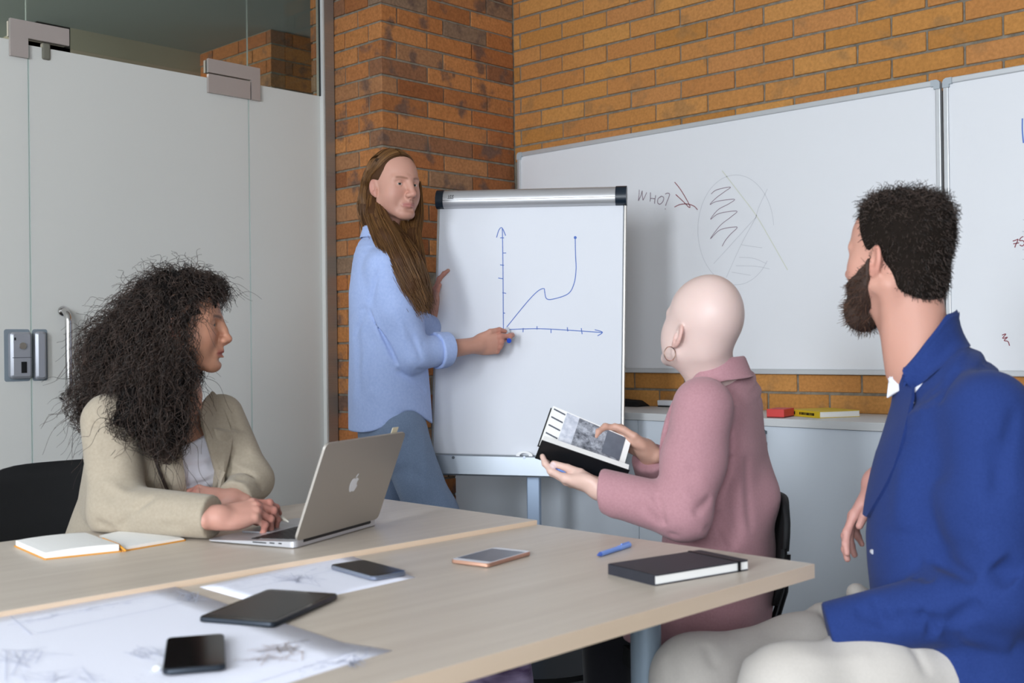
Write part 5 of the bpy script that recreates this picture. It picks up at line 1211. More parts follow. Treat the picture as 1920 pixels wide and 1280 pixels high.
    V = V + np.array([[mnoise.noise(Vector(p * 38)), mnoise.noise(Vector(p * 38 + 9)), mnoise.noise(Vector(p * 38 - 7))] for p in V]) * .018
    mC = mat('dark_curly_hair', '0E0B0A', .9, spec=.1); hair = fast_mesh('hair', V, Fq, mC, body)
    M_ = 30; K = []; t = np.linspace(0, 1, M_)[:, None]; cs = [(at(x, y, z), np.array(r)) for (x, y), z, r in blobs]; wts = np.array([np.prod(r) ** .6 for c, r in cs]); wts[5] *= 2.2; wts[2] *= 1.4; wts[3] *= 1.3; wts /= wts.sum()
    n_st = 2400
    for i in range(n_st):
        c, r = cs[RNG.choice(len(cs), p=wts)]; d = RNG.normal(0, 1, 3); d /= np.linalg.norm(d); e = c + bas @ (d * r) * (RNG.uniform(.82, 1.12) if RNG.random() < .85 else RNG.uniform(1.1, 1.32)); dd = e - hc
        q = unit((e - hc) * [1, 1, .8] + [0, 0, .06]); ql = Rh.T @ q; ql[1] = min(ql[1], .35); q = unit(Rh @ ql); root = hc + q * .092 * s + [0, 0, .02]
        mid = root * .45 + e * .55 + unit((root + e) / 2 - hc + [0, 0, .05]) * np.linalg.norm(e - root) * .16 + [0, 0, .02]
        p = (1 - t) ** 2 * root + 2 * t * (1 - t) * mid + t ** 2 * e
        if np.linalg.norm(e - root) > .12: p = p[int(M_ * .25):]; p = resample(p, M_)
        L_ = np.linalg.norm(np.diff(p, axis=0), axis=1).sum(); T_ = unit(e - root); X = unit(np.cross(T_, RNG.normal(0, 1, 3))); Y = np.cross(T_, X)
        tight = RNG.uniform(.035, .060); rad = RNG.uniform(.003, .0085) * (1.25 if i % 3 == 0 else 1); ph = RNG.uniform(0, 6.28); a = t * L_ / tight * 6.28 + ph; env = np.minimum(1, t * 5)
        p = p + (X * np.cos(a) + Y * np.sin(a)) * rad * env + np.cumsum(RNG.normal(0, .0011, (M_, 3)), 0)
        dc = Cut.ev(p); bad = dc < -.004
        if bad[int(M_ * .3):].mean() > .10: continue
        K.append(p)
    # coils lying on the outside of the volume and hanging down it
    n2 = 2500; pick = RNG.choice(len(V), n2); P0 = V[pick]; L2 = RNG.uniform(.07, .17, n2); path = [P0]; e = 2e-3; p = P0.copy(); vel = RNG.normal(0, .45, (n2, 3)) + [0, 0, -.8]
    for k in range(M_ - 1):
        g = np.stack([Hv.ev(p + np.eye(3)[i] * e) - Hv.ev(p - np.eye(3)[i] * e) for i in range(3)], 1); g /= np.linalg.norm(g, axis=1, keepdims=True) + 1e-9; d = Hv.ev(p)
        dirn = vel + [0, 0, -.25]; dirn = dirn - g * (dirn * g).sum(1, keepdims=True) * .9; dirn /= np.linalg.norm(dirn, axis=1, keepdims=True) + 1e-9; tgt = RNG.uniform(-.022, .006, n2) if k == 0 else tgt
        p = p + dirn * (L2 / (M_ - 1))[:, None] - g * np.clip(d - tgt, -.004, .004)[:, None]; vel = vel * .97 + RNG.normal(0, .08, (n2, 3)); path.append(p)
    PP = np.stack(path, 1); aa = np.linspace(0, 1, M_)[None, :] * (L2 / RNG.uniform(.034, .058, n2))[:, None] * 6.28 + RNG.uniform(0, 6.28, n2)[:, None]; rad = RNG.uniform(.003, .008, n2)[:, None, None]
    X = np.cross(vel, RNG.normal(0, 1, (n2, 3))); X /= np.linalg.norm(X, axis=1, keepdims=True); Y = np.cross(vel / np.linalg.norm(vel, axis=1, keepdims=True), X)
    PP = PP + (X[:, None] * np.cos(aa)[..., None] + Y[:, None] * np.sin(aa)[..., None]) * rad
    ok = (Cut.ev(PP.reshape(-1, 3)).reshape(n2, M_) < -.002).mean(1) < .08; K += list(PP[ok])
    lv = (V - hc) @ Rh / s; fr_i = np.nonzero((lv[:, 1] > .0) & (lv[:, 2] > .055) & (lv[:, 2] < .16))[0]
    for i in RNG.choice(fr_i, 650):
        nrm = unit(V[i] - (hc + U * .01)); L_ = RNG.uniform(.03, .075); dn = unit(nrm + F * .1 + RNG.normal(0, .5, 3)); X = unit(np.cross(dn, RNG.normal(0, 1, 3))); Y = np.cross(dn, X); a_ = t * RNG.uniform(7, 14) + RNG.uniform(0, 6.28)
        q = V[i] - nrm * .004 + dn * L_ * t * (1 - .35 * t) + (X * np.cos(a_) + Y * np.sin(a_)) * RNG.uniform(.004, .009) * np.minimum(1, t * 3) - U * .03 * t ** 2
        if (Cut.ev(q) < -.012).mean() < .2: K.append(q)
    for i in RNG.choice(len(V), 420):                        # loose frizz standing off the outline
        nrm = unit(V[i] - at(285, 670, 2.69)); L_ = RNG.uniform(.06, .12); dn = unit(nrm + RNG.normal(0, .6, 3)); X = unit(np.cross(dn, RNG.normal(0, 1, 3))); Y = np.cross(dn, X); a_ = t * RNG.uniform(6, 12) + RNG.uniform(0, 6.28)
        q = V[i] + dn * L_ * t + (X * np.cos(a_) + Y * np.sin(a_)) * RNG.uniform(.004, .009) * np.minimum(1, t * 3) - U * .05 * t ** 2
        if (Cut.ev(q) < -.002).mean() < .05: K.append(q)
    V, Fq = strands(np.array(K), .00072, .00035); st = fast_mesh('hair_strands', V, Fq, mat('curl_strands', '1A1412', .5, spec=.4, attr='tint'), hair, True, strand_tint(len(K), M_, 3, '120E0C', '4A3A32', .35)); st['kind'] = 'stuff'
    # stylus
    tipp = np.array([0, 0, 0]) + at(541, 978, 2.50); q = tipp + unit(at(486, 950, 2.57) - tipp) * .12
    d = unit(q - tipp); sy = thing('stylus', 'cream white stylus between the fingers at the laptop', 'stylus', tipp)
    MB().tube([tipp, tipp + d * .008, tipp + d * .022], [.0012, .003, .0055], 12).build('tip', mat('cream_plastic', 'E4DFD0', .4), sy, True, 50); MB().tube([tipp + d * .022, q], .0055, 14).build('barrel', MATS['cream_plastic'], sy, True, 50)
curly_person()

# ================================================================== bald person in pink with a book
def bald_person():
    s = 1.02; hc = at(1313, 617, 2.70); Fh = camdir(-.52, .38, .80); Rh = rows(Fh)
    Hf = head_field(jaw=.92, nose=.95, lips=1.1, brow=.6, skull=.018, cheek=.7, socket=.8, back=.089)
    S = Sdf(); S.sub(Hf, hc, Rh, s, k=.01); U = np.array([0, 0, 1.]); F = unit(camdir(-.88, 0, .47)); Rt = unit(np.cross(F, U))
    nb = at(1342, 706, 2.73); S.cap(hc + Rh @ [0, -.038, -.035] * s, nb, .050, .056, k=.035); S.cap(hc + Rh @ [0, .0, -.07] * s, nb + F * .02, .040, .05, k=.03)
    shL, shR = at(1318, 768, 2.60), at(1345, 768, 2.92); elL, wrL = at(1282, 962, 2.54), at(1125, 918, 2.60); elR, wrR = at(1250, 945, 2.95), at(1212, 842, 2.80)
    sp = [nb, at(1346, 745, 2.75), at(1338, 840, 2.75), at(1342, 950, 2.77), at(1345, 1090, 2.78)]
    S.loft(sp, [.055, .13, .135, .125, .15], [.05, .075, .10, .095, .11], Rt, k=.03)
    for a, b, c in ((shL, elL, wrL), (shR, elR, wrR)): S.chain([a, b], [.045, .037], k=.03); S.chain([b, c], [.037, .023], k=.02)
    hx = camdir(-.80, .18, .55); RL = hframe(hx, camdir(.05, -.85, -.45)); th = [(at(*q) - wrL) @ RL / .95 for q in ((1112, 902, 2.61), (1088, 886, 2.62), (1064, 877, 2.64), (1038, 869, 2.652))]
    HL = hand_field([(10, 22, 14, 5), (12, 24, 16, 0), (16, 28, 18, -4), (20, 32, 20, -9)], [(p_[0], -p_[1], p_[2]) for p_ in th], side=-1, wid=.9)
    S.sub(HL, wrL, RL, .95, k=.012, R=.22)
    hx2 = camdir(-.84, .50, .1); RR = hframe(hx2, camdir(.35, .75, .45))
    HR = hand_field([(30, 40, 25, 4), (34, 44, 28, 0), (38, 48, 30, -4), (42, 52, 30, -8)], [(.016, .024, -.006), (.046, .040, -.006), (.078, .038, -.004), (.104, .030, -.004)], wid=.9)
    S.sub(HR, wrR, RR, .92, k=.012, R=.22)
    hp = [at(1340, 1115, 2.68), at(1345, 1110, 2.90)]; kn = [at(1140, 1150, 2.78), at(1150, 1140, 3.02)]
    for h_, k_ in zip(hp, kn): f_ = np.array([k_[0], k_[1], .07]); S.chain([h_, k_, f_], [.075, .055, .035], k=.03)
    box = box_of([hc + [0, 0, .15], shL, shR, elL, wrL, elR, *hp, *kn, [kn[0][0], kn[0][1], .08]], .13)
    hb = box_of([hc], .155); hb = (hb[0] - [0, 0, .03], hb[1] + [0, 0, .01]); lb_ = box_of([wrL - hx * .03, wrL + hx * .16], .06); rb_ = box_of([wrR - hx2 * .03, wrR + hx2 * .15], .06)
    V, Fq = skin_mesh(S, box, [(hb[0], hb[1], .0028), (lb_[0], lb_[1], .0024), (rb_[0], rb_[1], .0024)], .010)
    tint = head_tint('D8BEB6', 'B8827A', 'D0A89E', brow=None, ear='CC988C', nose_t=.2)
    def colors(V):
        col = np.tile(np.array(lin('D6BAB0')[:3]), (len(V), 1)); L = (V - hc) @ Rh / s; m = (np.abs(L) < .17).all(1) & (L[:, 2] > -.15); col[m] = tint(L[m])
        for w, R_, sd, c_ in ((wrL, RL, -1, 'D4B3A6'), (wrR, RR, 1, 'C49A88')):
            q = (V - w) @ R_; m = (q[:, 0] > -.06) & (q[:, 0] < .17) & (np.abs(q[:, 1]) < .08) & (np.abs(q[:, 2]) < .09); col[m] = np.array(lin(c_)[:3])
        q = (V - wrL) @ RL / .95; tp = th[-1]; m = np.linalg.norm(q - tp - [-.003, 0, .005], axis=1) < .0105; col[m] = np.array(lin('D8C0C0')[:3])
        return col
    body = fast_mesh('person', V, Fq, skin_mat('skin_pale', .42), None, True, colors(V))
    tag(body, 'bald seated person in pink blazer with hoop earring, reading a book', 'person')
    add_eyes(body, hc, Rh, s, mat('iris_blue', '5A6A74', .2))
    la = [hc + Rh @ np.array([-.040, .0745, .002]) * s, hc + Rh @ np.array([-.046, .082, .006]) * s]
    lb = MB()
    for k in range(9): b_ = hc + Rh @ np.array([-.022 - .0026 * k, .0785 - .00022 * k * k, .004 - .00012 * (k - 4) ** 2]) * s; lb.tube([b_, b_ + Rh @ np.array([-.003, .007, .0035])], [.0005, .0002], 4)
    lb.build('eyelashes', mat('lash', '4A382E', .7), body)['kind'] = 'stuff'
    # earring
    ec = hc + Rh @ np.array([-.0845, -.006, -.043]) * s; V = []; er = .0165; c0 = ec - U * er * .86
    pts = [c0 + (unit(camdir(.85, 0, .5)) * math.cos(a) + U * math.sin(a)) * er for a in np.linspace(0, 2 * math.pi, 33)]
    MB().tube(pts, .0013, 8, False).build('hoop_earring', mat('rose_gold', 'D9B8A8', .22, 1.0), body, True)
    # blazer
    J = Sdf(); mJ = cloth('pink_wool', 'AA7E85', 'B2868C', scale=200, bump=.4, bscale=900)
    J.loft([at(1345, 700, 2.74), at(1352, 742, 2.755), at(1342, 830, 2.76), at(1346, 930, 2.78), at(1346, 1060, 2.79), at(1322, 1178, 2.77)], [.062, .155, .168, .160, .185, .205], [.056, .088, .115, .120, .135, .150], Rt, k=.03, e=2.2)
    J.cap(at(1395, 905, 2.80), at(1415, 930, 2.76), .055, .055, k=.06)
    thigh = Sdf(); thigh.cap(at(1330, 1150, 2.66), at(1225, 1162, 2.72), .10, .085, k=.0); J.op(lambda P: thigh.ev(P), at(1280, 1155, 2.7), .25, 'u', .05); J.half(at(1300, 1203, 2.7), -U, .01)
    J0 = Sdf(); J0.ops = J.ops[:1]
    def opening(P):
        q = P - sp[2]; x = q @ Rt; y = q @ F; z = P[:, 2]; t = np.clip((z - sp[3][2]) / .28, -.2, 1.2); return np.maximum(np.abs(x) - (.020 + .032 * t), .03 - y)
    J.op(opening, sp[2] + F * .1, .4, 's', .010)
    Sl = Sdf(); dL = unit(wrL - elL); ceL = wrL - dL * .004; Sl.chain([shL + U * .006, shL * .5 + elL * .5, elL], [.070, .068, .062], k=.035); Sl.chain([elL, ceL], [.060, .050], k=.02); Sl.half(ceL, dL + camdir(0, -.25, 0), .006); J.op(lambda P: Sl.ev(P), (shL + ceL) / 2, .36, 'u', .022)
    Sm = Sdf(); dR = unit(wrR - elR); ceR = wrR - dR * .03; Sm.chain([shR, elR, ceR], [.066, .058, .046], k=.035); Sm.half(ceR, dR, .006); J.op(lambda P: Sm.ev(P), (shR + ceR) / 2, .34, 'u', .022)
    for a_, b_, w, h in (((1318, 732), (1372, 800), .006, -.007), ((1372, 800), (1374, 850), .007, -.010), ((1374, 850), (1345, 935), .008, -.013), ((1335, 930), (1300, 965), .010, -.008), ((1240, 955), (1245, 985), .006, -.012), ((1195, 935), (1240, 985), .010, -.006), ((1225, 925), (1242, 955), .008, -.008), ((1280, 905), (1300, 945), .02, .004), ((1340, 960), (1380, 1030), .012, -.009), ((1375, 900), (1385, 1020), .014, -.007), ((1400, 850), (1410, 1000), .012, -.006), ((1250, 1000), (1330, 985), .010, -.008), ((1270, 985), (1310, 1040), .012, -.006), ((1310, 990), (1345, 1040), .010, .006), ((1265, 800), (1225, 880), .010, -.006), ((1130, 915), (1150, 990), .014, .004), ((1390, 690), (1430, 800), .012, .004), ((1290, 870), (1300, 930), .018, -.004)):
        J.fold(march(J, *a_, 2.2, 3.2), march(J, *b_, 2.2, 3.2), w, h)
    lo, hi = box_of([at(1345, 700, 2.74), at(1322, 1190, 2.77), shL, shR, elL, elR, ceL, ceR], .21)
    sdf_part('blazer', J, lo, hi, .0052, mJ, body)
    collar_strip('collar', nb, F, Rt, U, [(0, .066, .062, .050, .082, .090, .002), (60, .070, .064, .046, .092, .088, -.006), (105, .072, .070, .014, .098, .090, -.036), (150, .050, .092, -.050, .078, .112, -.095)], mJ, body)
    patch('lapel', J0, ([(1252, 752), (1236, 790), (1222, 840), (1206, 885), (1192, 915)], [(1276, 740), (1258, 790), (1240, 840), (1220, 885), (1202, 920)]), 2.3, 3.0, .004, .004, mJ, body, puff=.003)
    I = Sdf(); I.loft(sp, [.06, .138, .145, .137, .15], [.054, .080, .107, .103, .11], Rt, k=.03); I.half(at(1345, 800, 2.75), U, .004); lo, hi = box_of(sp, .17); hi[2] = at(1345, 790, 2.75)[2]; sdf_part('dark_top', I, lo, hi, .008, cloth('black_knit', '15151A'), body)
    T = Sdf()
    for h_, k_ in zip(hp, kn): f_ = np.array([k_[0], k_[1], .10]); T.chain([h_, k_, f_], [.085, .068, .055], k=.05)
    lo, hi = box_of([*hp, *kn, [kn[0][0], kn[0][1], .1]], .11); sdf_part('trousers', T, lo, hi, .010, MATS['black_knit'], body)
    for k_ in kn:
        g = np.array([k_[0], k_[1], .042]); Fo = Sdf(); Fo.ecap(g - F * .04, g + F * .15, .042, .035, U, .75, k=0); Fo.cap(g - F * .03, g + U * .06, .04, .04, k=.03); Fo.half(g - U * .040, -U, .003); sdf_part('shoe', Fo, *box_of([g - F * .05, g + F * .16], .08), .007, MATS['black_plastic'], body)
    # the open book
    tl, tr_, bl_, br = at(1012, 812, 2.66), at(1172, 878, 2.66), at(1003, 858, 2.69), at(1166, 903, 2.69)
    bx = unit((tr_ - tl) + (br - bl_)); by = unit((tl + tr_) - (bl_ + br)); fr = frame((bl_), bx, by); wB, hB = np.linalg.norm(br - bl_) + .004, np.linalg.norm((tl + tr_) / 2 - (bl_ + br) / 2)
    bk = thing('book', 'open black book with a printed photo page held by the person in pink', 'book', bl_)
    sg = -1 if np.dot(fr[3], camdir(0, 0, 1)) > 0 else 1                 # towards the camera
    def zz(a, b): return (a * sg, b * sg) if sg > 0 else (b * sg, a * sg)
    z0, z1 = zz(0, .0025); MB().box((0, 0, z0), (wB, hB, z1), fr, .0006).build('cover', mat('black_cover', '101114', .45), bk)
    z0, z1 = zz(-.020, -.0002); MB().box((.003, .012, z0), (wB - .003, hB - .001, z1), fr).build('page_block', m_page, bk)
    # far half: thin block whose inner page faces the room
    q0, q1, q2, q3 = at(1016, 822, 2.715), at(1168, 882, 2.715), at(1186, 824, 2.78), at(1038, 756, 2.78)
    px_ = unit((q1 - q0) + (q2 - q3)); py_ = unit((q3 + q2) - (q0 + q1)); fr2 = frame(q0, px_, py_); wP, hP = np.linalg.norm(q1 - q0), np.linalg.norm((q2 + q3) / 2 - (q0 + q1) / 2); sh = np.dot(q3 - q0, px_) * .6
    s2 = -1 if np.dot(fr2[3], camdir(0, 0, 1)) > 0 else 1
    def sheet_(x0, x1, y0, y1, a, b): 
        a, b = (a * s2, b * s2) if s2 > 0 else (b * s2, a * s2); return MB().prism([(x0 + sh * y0 / hP, y0), (x1 + sh * y0 / hP, y0), (x1 + sh * y1 / hP, y1), (x0 + sh * y1 / hP, y1)], a, b, fr2)
    sheet_(0, wP, -.012, hP, -.014, 0).build('page_block', m_page, bk); sheet_(-.003, wP + .003, -.014, hP + .002, -.017, -.0142).build('cover', MATS['black_cover'], bk)
    pg = bpy.data.materials.new('printed_photo'); pg.use_nodes = True; nt = pg.node_tree; N, Lk = nt.nodes, nt.links; b = N['Principled BSDF']; b.inputs['Roughness'].default_value = .4
    tc = N.new('ShaderNodeTexCoord'); t = N.new('ShaderNodeTexNoise'); t.inputs['Scale'].default_value = 34; t.inputs['Detail'].default_value = 9; t.inputs['Roughness'].default_value = .75; t.inputs['Distortion'].default_value = .15; Lk.new(tc.outputs['Object'], t.inputs['Vector'])
    r = N.new('ShaderNodeValToRGB'); r.color_ramp.elements[0].position = .40; r.color_ramp.elements[1].position = .68; r.color_ramp.elements[0].color = lin('3A3E48'); r.color_ramp.elements[1].color = lin('C6CAD4'); Lk.new(t.outputs['Fac'], r.inputs[0]); Lk.new(r.outputs[0], b.inputs['Base Color'])
    sheet_(wP * .34, wP * .93, hP * .04, hP * .97, .0002, .0006).build('printed_photo', pg, bk); sheet_(wP * .70, wP * .93, hP * .30, hP * .97, .0006, .0009).build('photo_sky', mat('photo_grey', '5C616C', .4, noise='6A6F7A', scale=30), bk)
    pg2 = mat('printed_light', 'AEB4C2', .5, noise='E0E2EA', scale=60); sheet_(wP * .18, wP * .34, hP * .04, hP * .97, .0002, .0005).build('printed_photo', pg2, bk)
    ln = MB()
    for k in range(4): ln.prism([(wP * .02 + sh * (.18 + .24 * k), hP * (.18 + .24 * k)), (wP * .17 + sh * (.18 + .24 * k), hP * (.15 + .24 * k)), (wP * .17 + sh * (.2 + .24 * k), hP * (.19 + .24 * k)), (wP * .02 + sh * (.2 + .24 * k), hP * (.22 + .24 * k))], *((.0002, .0006) if s2 > 0 else (-.0006, -.0002)), fr2)
    ln.build('printed_lines', mat('print_grey', '565B66', .6), bk)
    # blue pen under the book
    a, b_ = at(1038, 877, 2.655), at(1082, 893, 2.66); d = unit(b_ - a); pn2 = thing('pen', 'blue pen held under the book by the person in pink', 'pen', a)
    MB().tube([a + d * .01, a + d * .12], .0058, 14).build('barrel', MATS['light_blue_plastic'], pn2, True, 50); MB().tube([a, a + d * .01], [.0042, .0058], 12).build('end_cap', MATS['pen_tip'], pn2, True, 50)
bald_person()

# ================================================================== bearded person in the blue jacket
def suit_person():
    s = 1.03; hc = at(1676, 480, 2.30); Fh = camdir(-.57, .04, .82); Rh = rows(Fh); U = np.array([0, 0, 1.])
    Hf = head_field(jaw=1.12, nose=.85, brow=1.1, cheek=1.15); S = Sdf(); S.sub(Hf, hc, Rh, s, k=.01)
    F = unit(camdir(-.92, 0, .30)); Rt = unit(np.cross(F, U))
    nb = at(1730, 690, 2.28); S.cap(hc + Rh @ [0, -.040, -.045] * s, nb, .054, .062, k=.04); S.cap(hc + Rh @ [0, .012, -.075] * s, nb + F * .006, .038, .050, k=.03)
    S.cap(hc + Rh @ [-.058, -.035, -.06] * s, nb + F * .050 - U * .01, .013, .012, k=.03)
    shL, shR = at(1852, 775, 2.08), at(1745, 780, 2.48); elL, wrL = at(1868, 1120, 2.02), at(1588, 1176, 2.06); elR, wrR = at(1760, 990, 2.52), at(1642, 902, 2.44)
    sp = [nb, at(1775, 750, 2.27), at(1800, 860, 2.26), at(1805, 1050, 2.24), at(1815, 1250, 2.22)]
    S.loft(sp, [.066, .125, .14, .135, .15], [.056, .075, .10, .105, .11], Rt, k=.03)
    for a, b, c in ((shL, elL, wrL), (shR, elR, wrR)): S.chain([a - U * .02, b], [.042, .040], k=.02); S.chain([b, c], [.040, .027], k=.02)
    hx = camdir(-.52, -.85, -.05); RR = hframe(hx, camdir(-.75, .45, .35))
    HR = hand_field([(8, 16, 12, 8), (10, 18, 12, 2), (14, 22, 14, -6), (18, 24, 14, -14)], [(.018, .026, -.008), (.05, .046, -.016), (.082, .052, -.018), (.106, .048, -.02)])
    S.sub(HR, wrR, RR, .98, k=.012, R=.22)
    hx2 = camdir(.0, -.88, .48); RL = hframe(hx2, camdir(-.3, .7, -.5)); HL = hand_field([(18, 28, 14, 4), (20, 30, 16, 0), (22, 32, 16, -4), (26, 34, 16, -8)], [(.018, .026, -.008), (.05, .046, -.016), (.082, .052, -.018), (.106, .048, -.02)], side=-1); S.sub(HL, wrL - unit(wrL - elL) * .05 - U * .012, RL, 1.0, k=.012, R=.22)
    hpN, knN = at(1775, 1268, 2.10), at(1482, 1304, 2.0); hpF, knF = at(1690, 1205, 2.42), at(1304, 1274, 2.25); ftN = np.array([*(knN + F * .08)[:2], .08]); ftF = np.array([*(knF + F * .05)[:2], .08])
    for h_, k_, f_ in ((hpN, knN, ftN), (hpF, knF, ftF)): S.chain([h_, k_, f_], [.07, .055, .04], k=.03)
    box = box_of([hc + [0, 0, .14], shL, shR, elL, wrL, elR, wrR + hx * .2, hpN, knN, knF, ftN, ftF], .12)
    hb = box_of([hc], .165); hb = (hb[0] - [0, 0, .16], hb[1]); rb_ = box_of([wrR - hx * .02, wrR + hx * .19], .055)
    V, Fq = skin_mesh(S, box, [(hb[0], hb[1], .0028), (rb_[0], rb_[1], .0026)], .010)
    tint = head_tint('C99684', 'A8685E', 'C4806E', brow='2E221C', ear='C78676')
    def colors(V):
        col = np.tile(np.array(lin('C99684')[:3]), (len(V), 1)); L = (V - hc) @ Rh / s; m = (np.abs(L) < .17).all(1) & (L[:, 2] > -.115); col[m] = tint(L[m])
        q = (V - wrR) @ RR; m = (q[:, 0] > -.05) & (q[:, 0] < .2) & (np.abs(q[:, 1]) < .09) & (np.abs(q[:, 2]) < .09); col[m] = np.array(lin('C8958A')[:3])
        return col
    body = fast_mesh('person', V, Fq, skin_mat('skin_rosy'), None, True, colors(V))
    tag(body, 'seated person with short dark hair, full beard and blue jacket, seen from behind', 'person')
    add_eyes(body, hc, Rh, s, MATS['iris_brown'])
    # hair and beard
    L = lambda x, y, z: hc + Rh @ np.array([x, y, z]) * s
    mH = mat('dark_hair', '1D1713', .9, spec=.1); Hc = Sdf(); Hc.ell(L(0, -.020, .036), np.array([.080, .103, .090]) * s, Rh, k=.02); Hc.ell(L(0, .008, .092), np.array([.052, .054, .024]) * s, Rh, k=.03); Hc.ell(L(0, -.070, .072), np.array([.056, .040, .042]) * s, Rh, k=.03)
    Hc.half(L(0, .020, .020), Rh @ unit([0, .085, -.045]), .010)
    Hb = Sdf(); Hb.ell(L(0, -.060, -.035), np.array([.066, .050, .075]) * s, Rh); Hc.op(lambda P: Hb.ev(P), L(0, -.06, -.03), .1, 'u', .02); Hc.half(L(0, -.058, -.070), Rh @ unit([0, .55, -1.0]), .010)
    for sx in (-1, 1): Hc.ell(L(sx * .094, -.010, -.014), np.array([.030, .028, .036]) * s, Rh, k=.008, mode='s'); Hc.ell(L(sx * .075, .030, -.04), np.array([.05, .045, .05]) * s, Rh, k=.010, mode='s')
    lo, hi = box_of([hc], .17); hair = sdf_part('hair', Hc, lo, hi, .0036, mH, body)
    K = []; M_ = 9; tt = np.linspace(0, 1, M_)[:, None]
    V0 = np.array([v.co for v in hair.data.vertices]); N0 = np.array([v.normal for v in hair.data.vertices]); ok = np.nonzero(((V0 - hc) @ (V0 * 0 + 1)[0] > -9) & ((N0 * (V0 - hc)).sum(1) > .02))[0]
    for i in RNG.choice(ok, 5200):
        p, nrm = V0[i], N0[i]; lp = Rh.T @ (p - hc) / s; top = np.clip((lp[2] - .055) / .05, 0, 1) * (1 if lp[1] < .04 else .5)
        ln_ = (.009 + .008 * top) * RNG.uniform(.6, 1.3); flow = unit(Rh @ np.array([RNG.normal(0, .5), -.35 + .9 * top * (lp[1] > .0), -.8 + 1.0 * top]) + RNG.normal(0, .4, 3))
        q = p - nrm * .002 + nrm * (ln_ * (.26 + .02 * top)) * tt + flow * ln_ * tt ** 1.4; X = unit(np.cross(nrm, RNG.normal(0, 1, 3))); Y = np.cross(nrm, X); a = tt * RNG.uniform(4, 9) + RNG.uniform(0, 6.28); q = q + (X * np.cos(a) + Y * np.sin(a)) * (.0012 + .0065 * top) * tt; K.append(q)
    V, Fq = strands(np.array(K), .00075, .00035); st = fast_mesh('hair_strands', V, Fq, mat('dark_strands', '1D1713', .45, spec=.45, attr='tint'), hair, True, strand_tint(len(K), M_, 3, '14100E', '584840', .35)); st['kind'] = 'stuff'
    Bd = Sdf(); Hx = Sdf(); Hx.sub(Hf, hc, Rh, s); Bd.op(lambda P: Hx.ev(P) - .007, hc, .2, 'u', 0)
    def zone(P):
        q = (P - hc) @ Rh / s; x, y, z = np.abs(q[:, 0]), q[:, 1], q[:, 2]
        jawline = z + .034 + .55 * np.maximum(0, y - .025) - .9 * np.maximum(0, .030 - y) * (z > -.06)
        return np.maximum(jawline, np.maximum(-.004 - y + .30 * np.maximum(0, -.045 - z), -.135 - z)) * s
    Bd.op(zone, hc, 1e9, 'i', .008); Bd.ell(L(0, .068, -.118), np.array([.040, .032, .034]) * s, Rh, k=.025); Bd.ell(L(0, .0945, -.0705), np.array([.020, .016, .006]) * s, Rh, k=.006, mode='s')
    beard = sdf_part('beard', Bd, *box_of([L(0, .05, -.08)], .13), .0036, mat('beard_base', '3A2A22', .7), body); K = []
    V0 = np.array([v.co for v in beard.data.vertices]); N0 = np.array([v.normal for v in beard.data.vertices]); pick = RNG.choice(len(V0), 2200, replace=True); M_ = 8; tt = np.linspace(0, 1, M_)[:, None]
    for i in pick:
        ln_ = RNG.uniform(.006, .014) * (1.25 if (Rh.T @ (V0[i] - hc))[2] < -.09 else .8); dn = unit(N0[i] * .8 + Rh @ np.array([0, .25, -.6]) + RNG.normal(0, .45, 3)); K.append(V0[i] - N0[i] * .002 + dn * ln_ * tt + RNG.normal(0, .004, 3) * tt ** 2)
    V, Fq = strands(np.array(K), .0007, .0003); st = fast_mesh('beard_strands', V, Fq, MATS['dark_strands'], beard, True, strand_tint(len(K), M_, 3, '1C1410', '6A4A38', .3)); st['kind'] = 'stuff'
    cloth('white_poplin', 'E4E4EA', scale=90)
    # jacket
    J = Sdf(); mJ = cloth('royal_blue_wool', '22366E', '283C76', scale=260, bump=.35, bscale=900, sheen=.05)
    J.loft([at(1736, 692, 2.28), at(1775, 735, 2.27), at(1800, 850, 2.26), at(1792, 1010, 2.24), at(1815, 1180, 2.20), at(1850, 1330, 2.18)], [.085, .190, .205, .195, .215, .235], [.070, .105, .158, .170, .170, .165], Rt, k=.03, e=2.2)
    Sl = Sdf(); dL = unit(wrL - elL); ceL = wrL + dL * .034; Sl.chain([shL, shL * .5 + elL * .5, elL], [.080, .078, .070], k=.035); Sl.chain([elL, ceL], [.070, .052], k=.02); Sl.half(ceL, dL, .006); J.op(lambda P: Sl.ev(P), (shL + ceL) / 2, .42, 'u', .026)
    Sm = Sdf(); dR = unit(wrR - elR); ceR = wrR - dR * .01; Sm.chain([shR, elR, ceR], [.075, .064, .050], k=.035); Sm.half(ceR, dR, .006); J.op(lambda P: Sm.ev(P), (shR + ceR) / 2, .36, 'u', .026)
    J0 = Sdf(); J0.ops = J.ops[:1]
    def opening(P):
        q = P - sp[2]; x = q @ Rt; y = q @ F; z = P[:, 2]; t = np.clip((z - sp[3][2]) / .35, -.3, 1.1); return np.maximum(np.abs(x) - (.014 + .026 * t), .03 - y)
    J.op(opening, sp[2] + F * .1, .45, 's', .010)
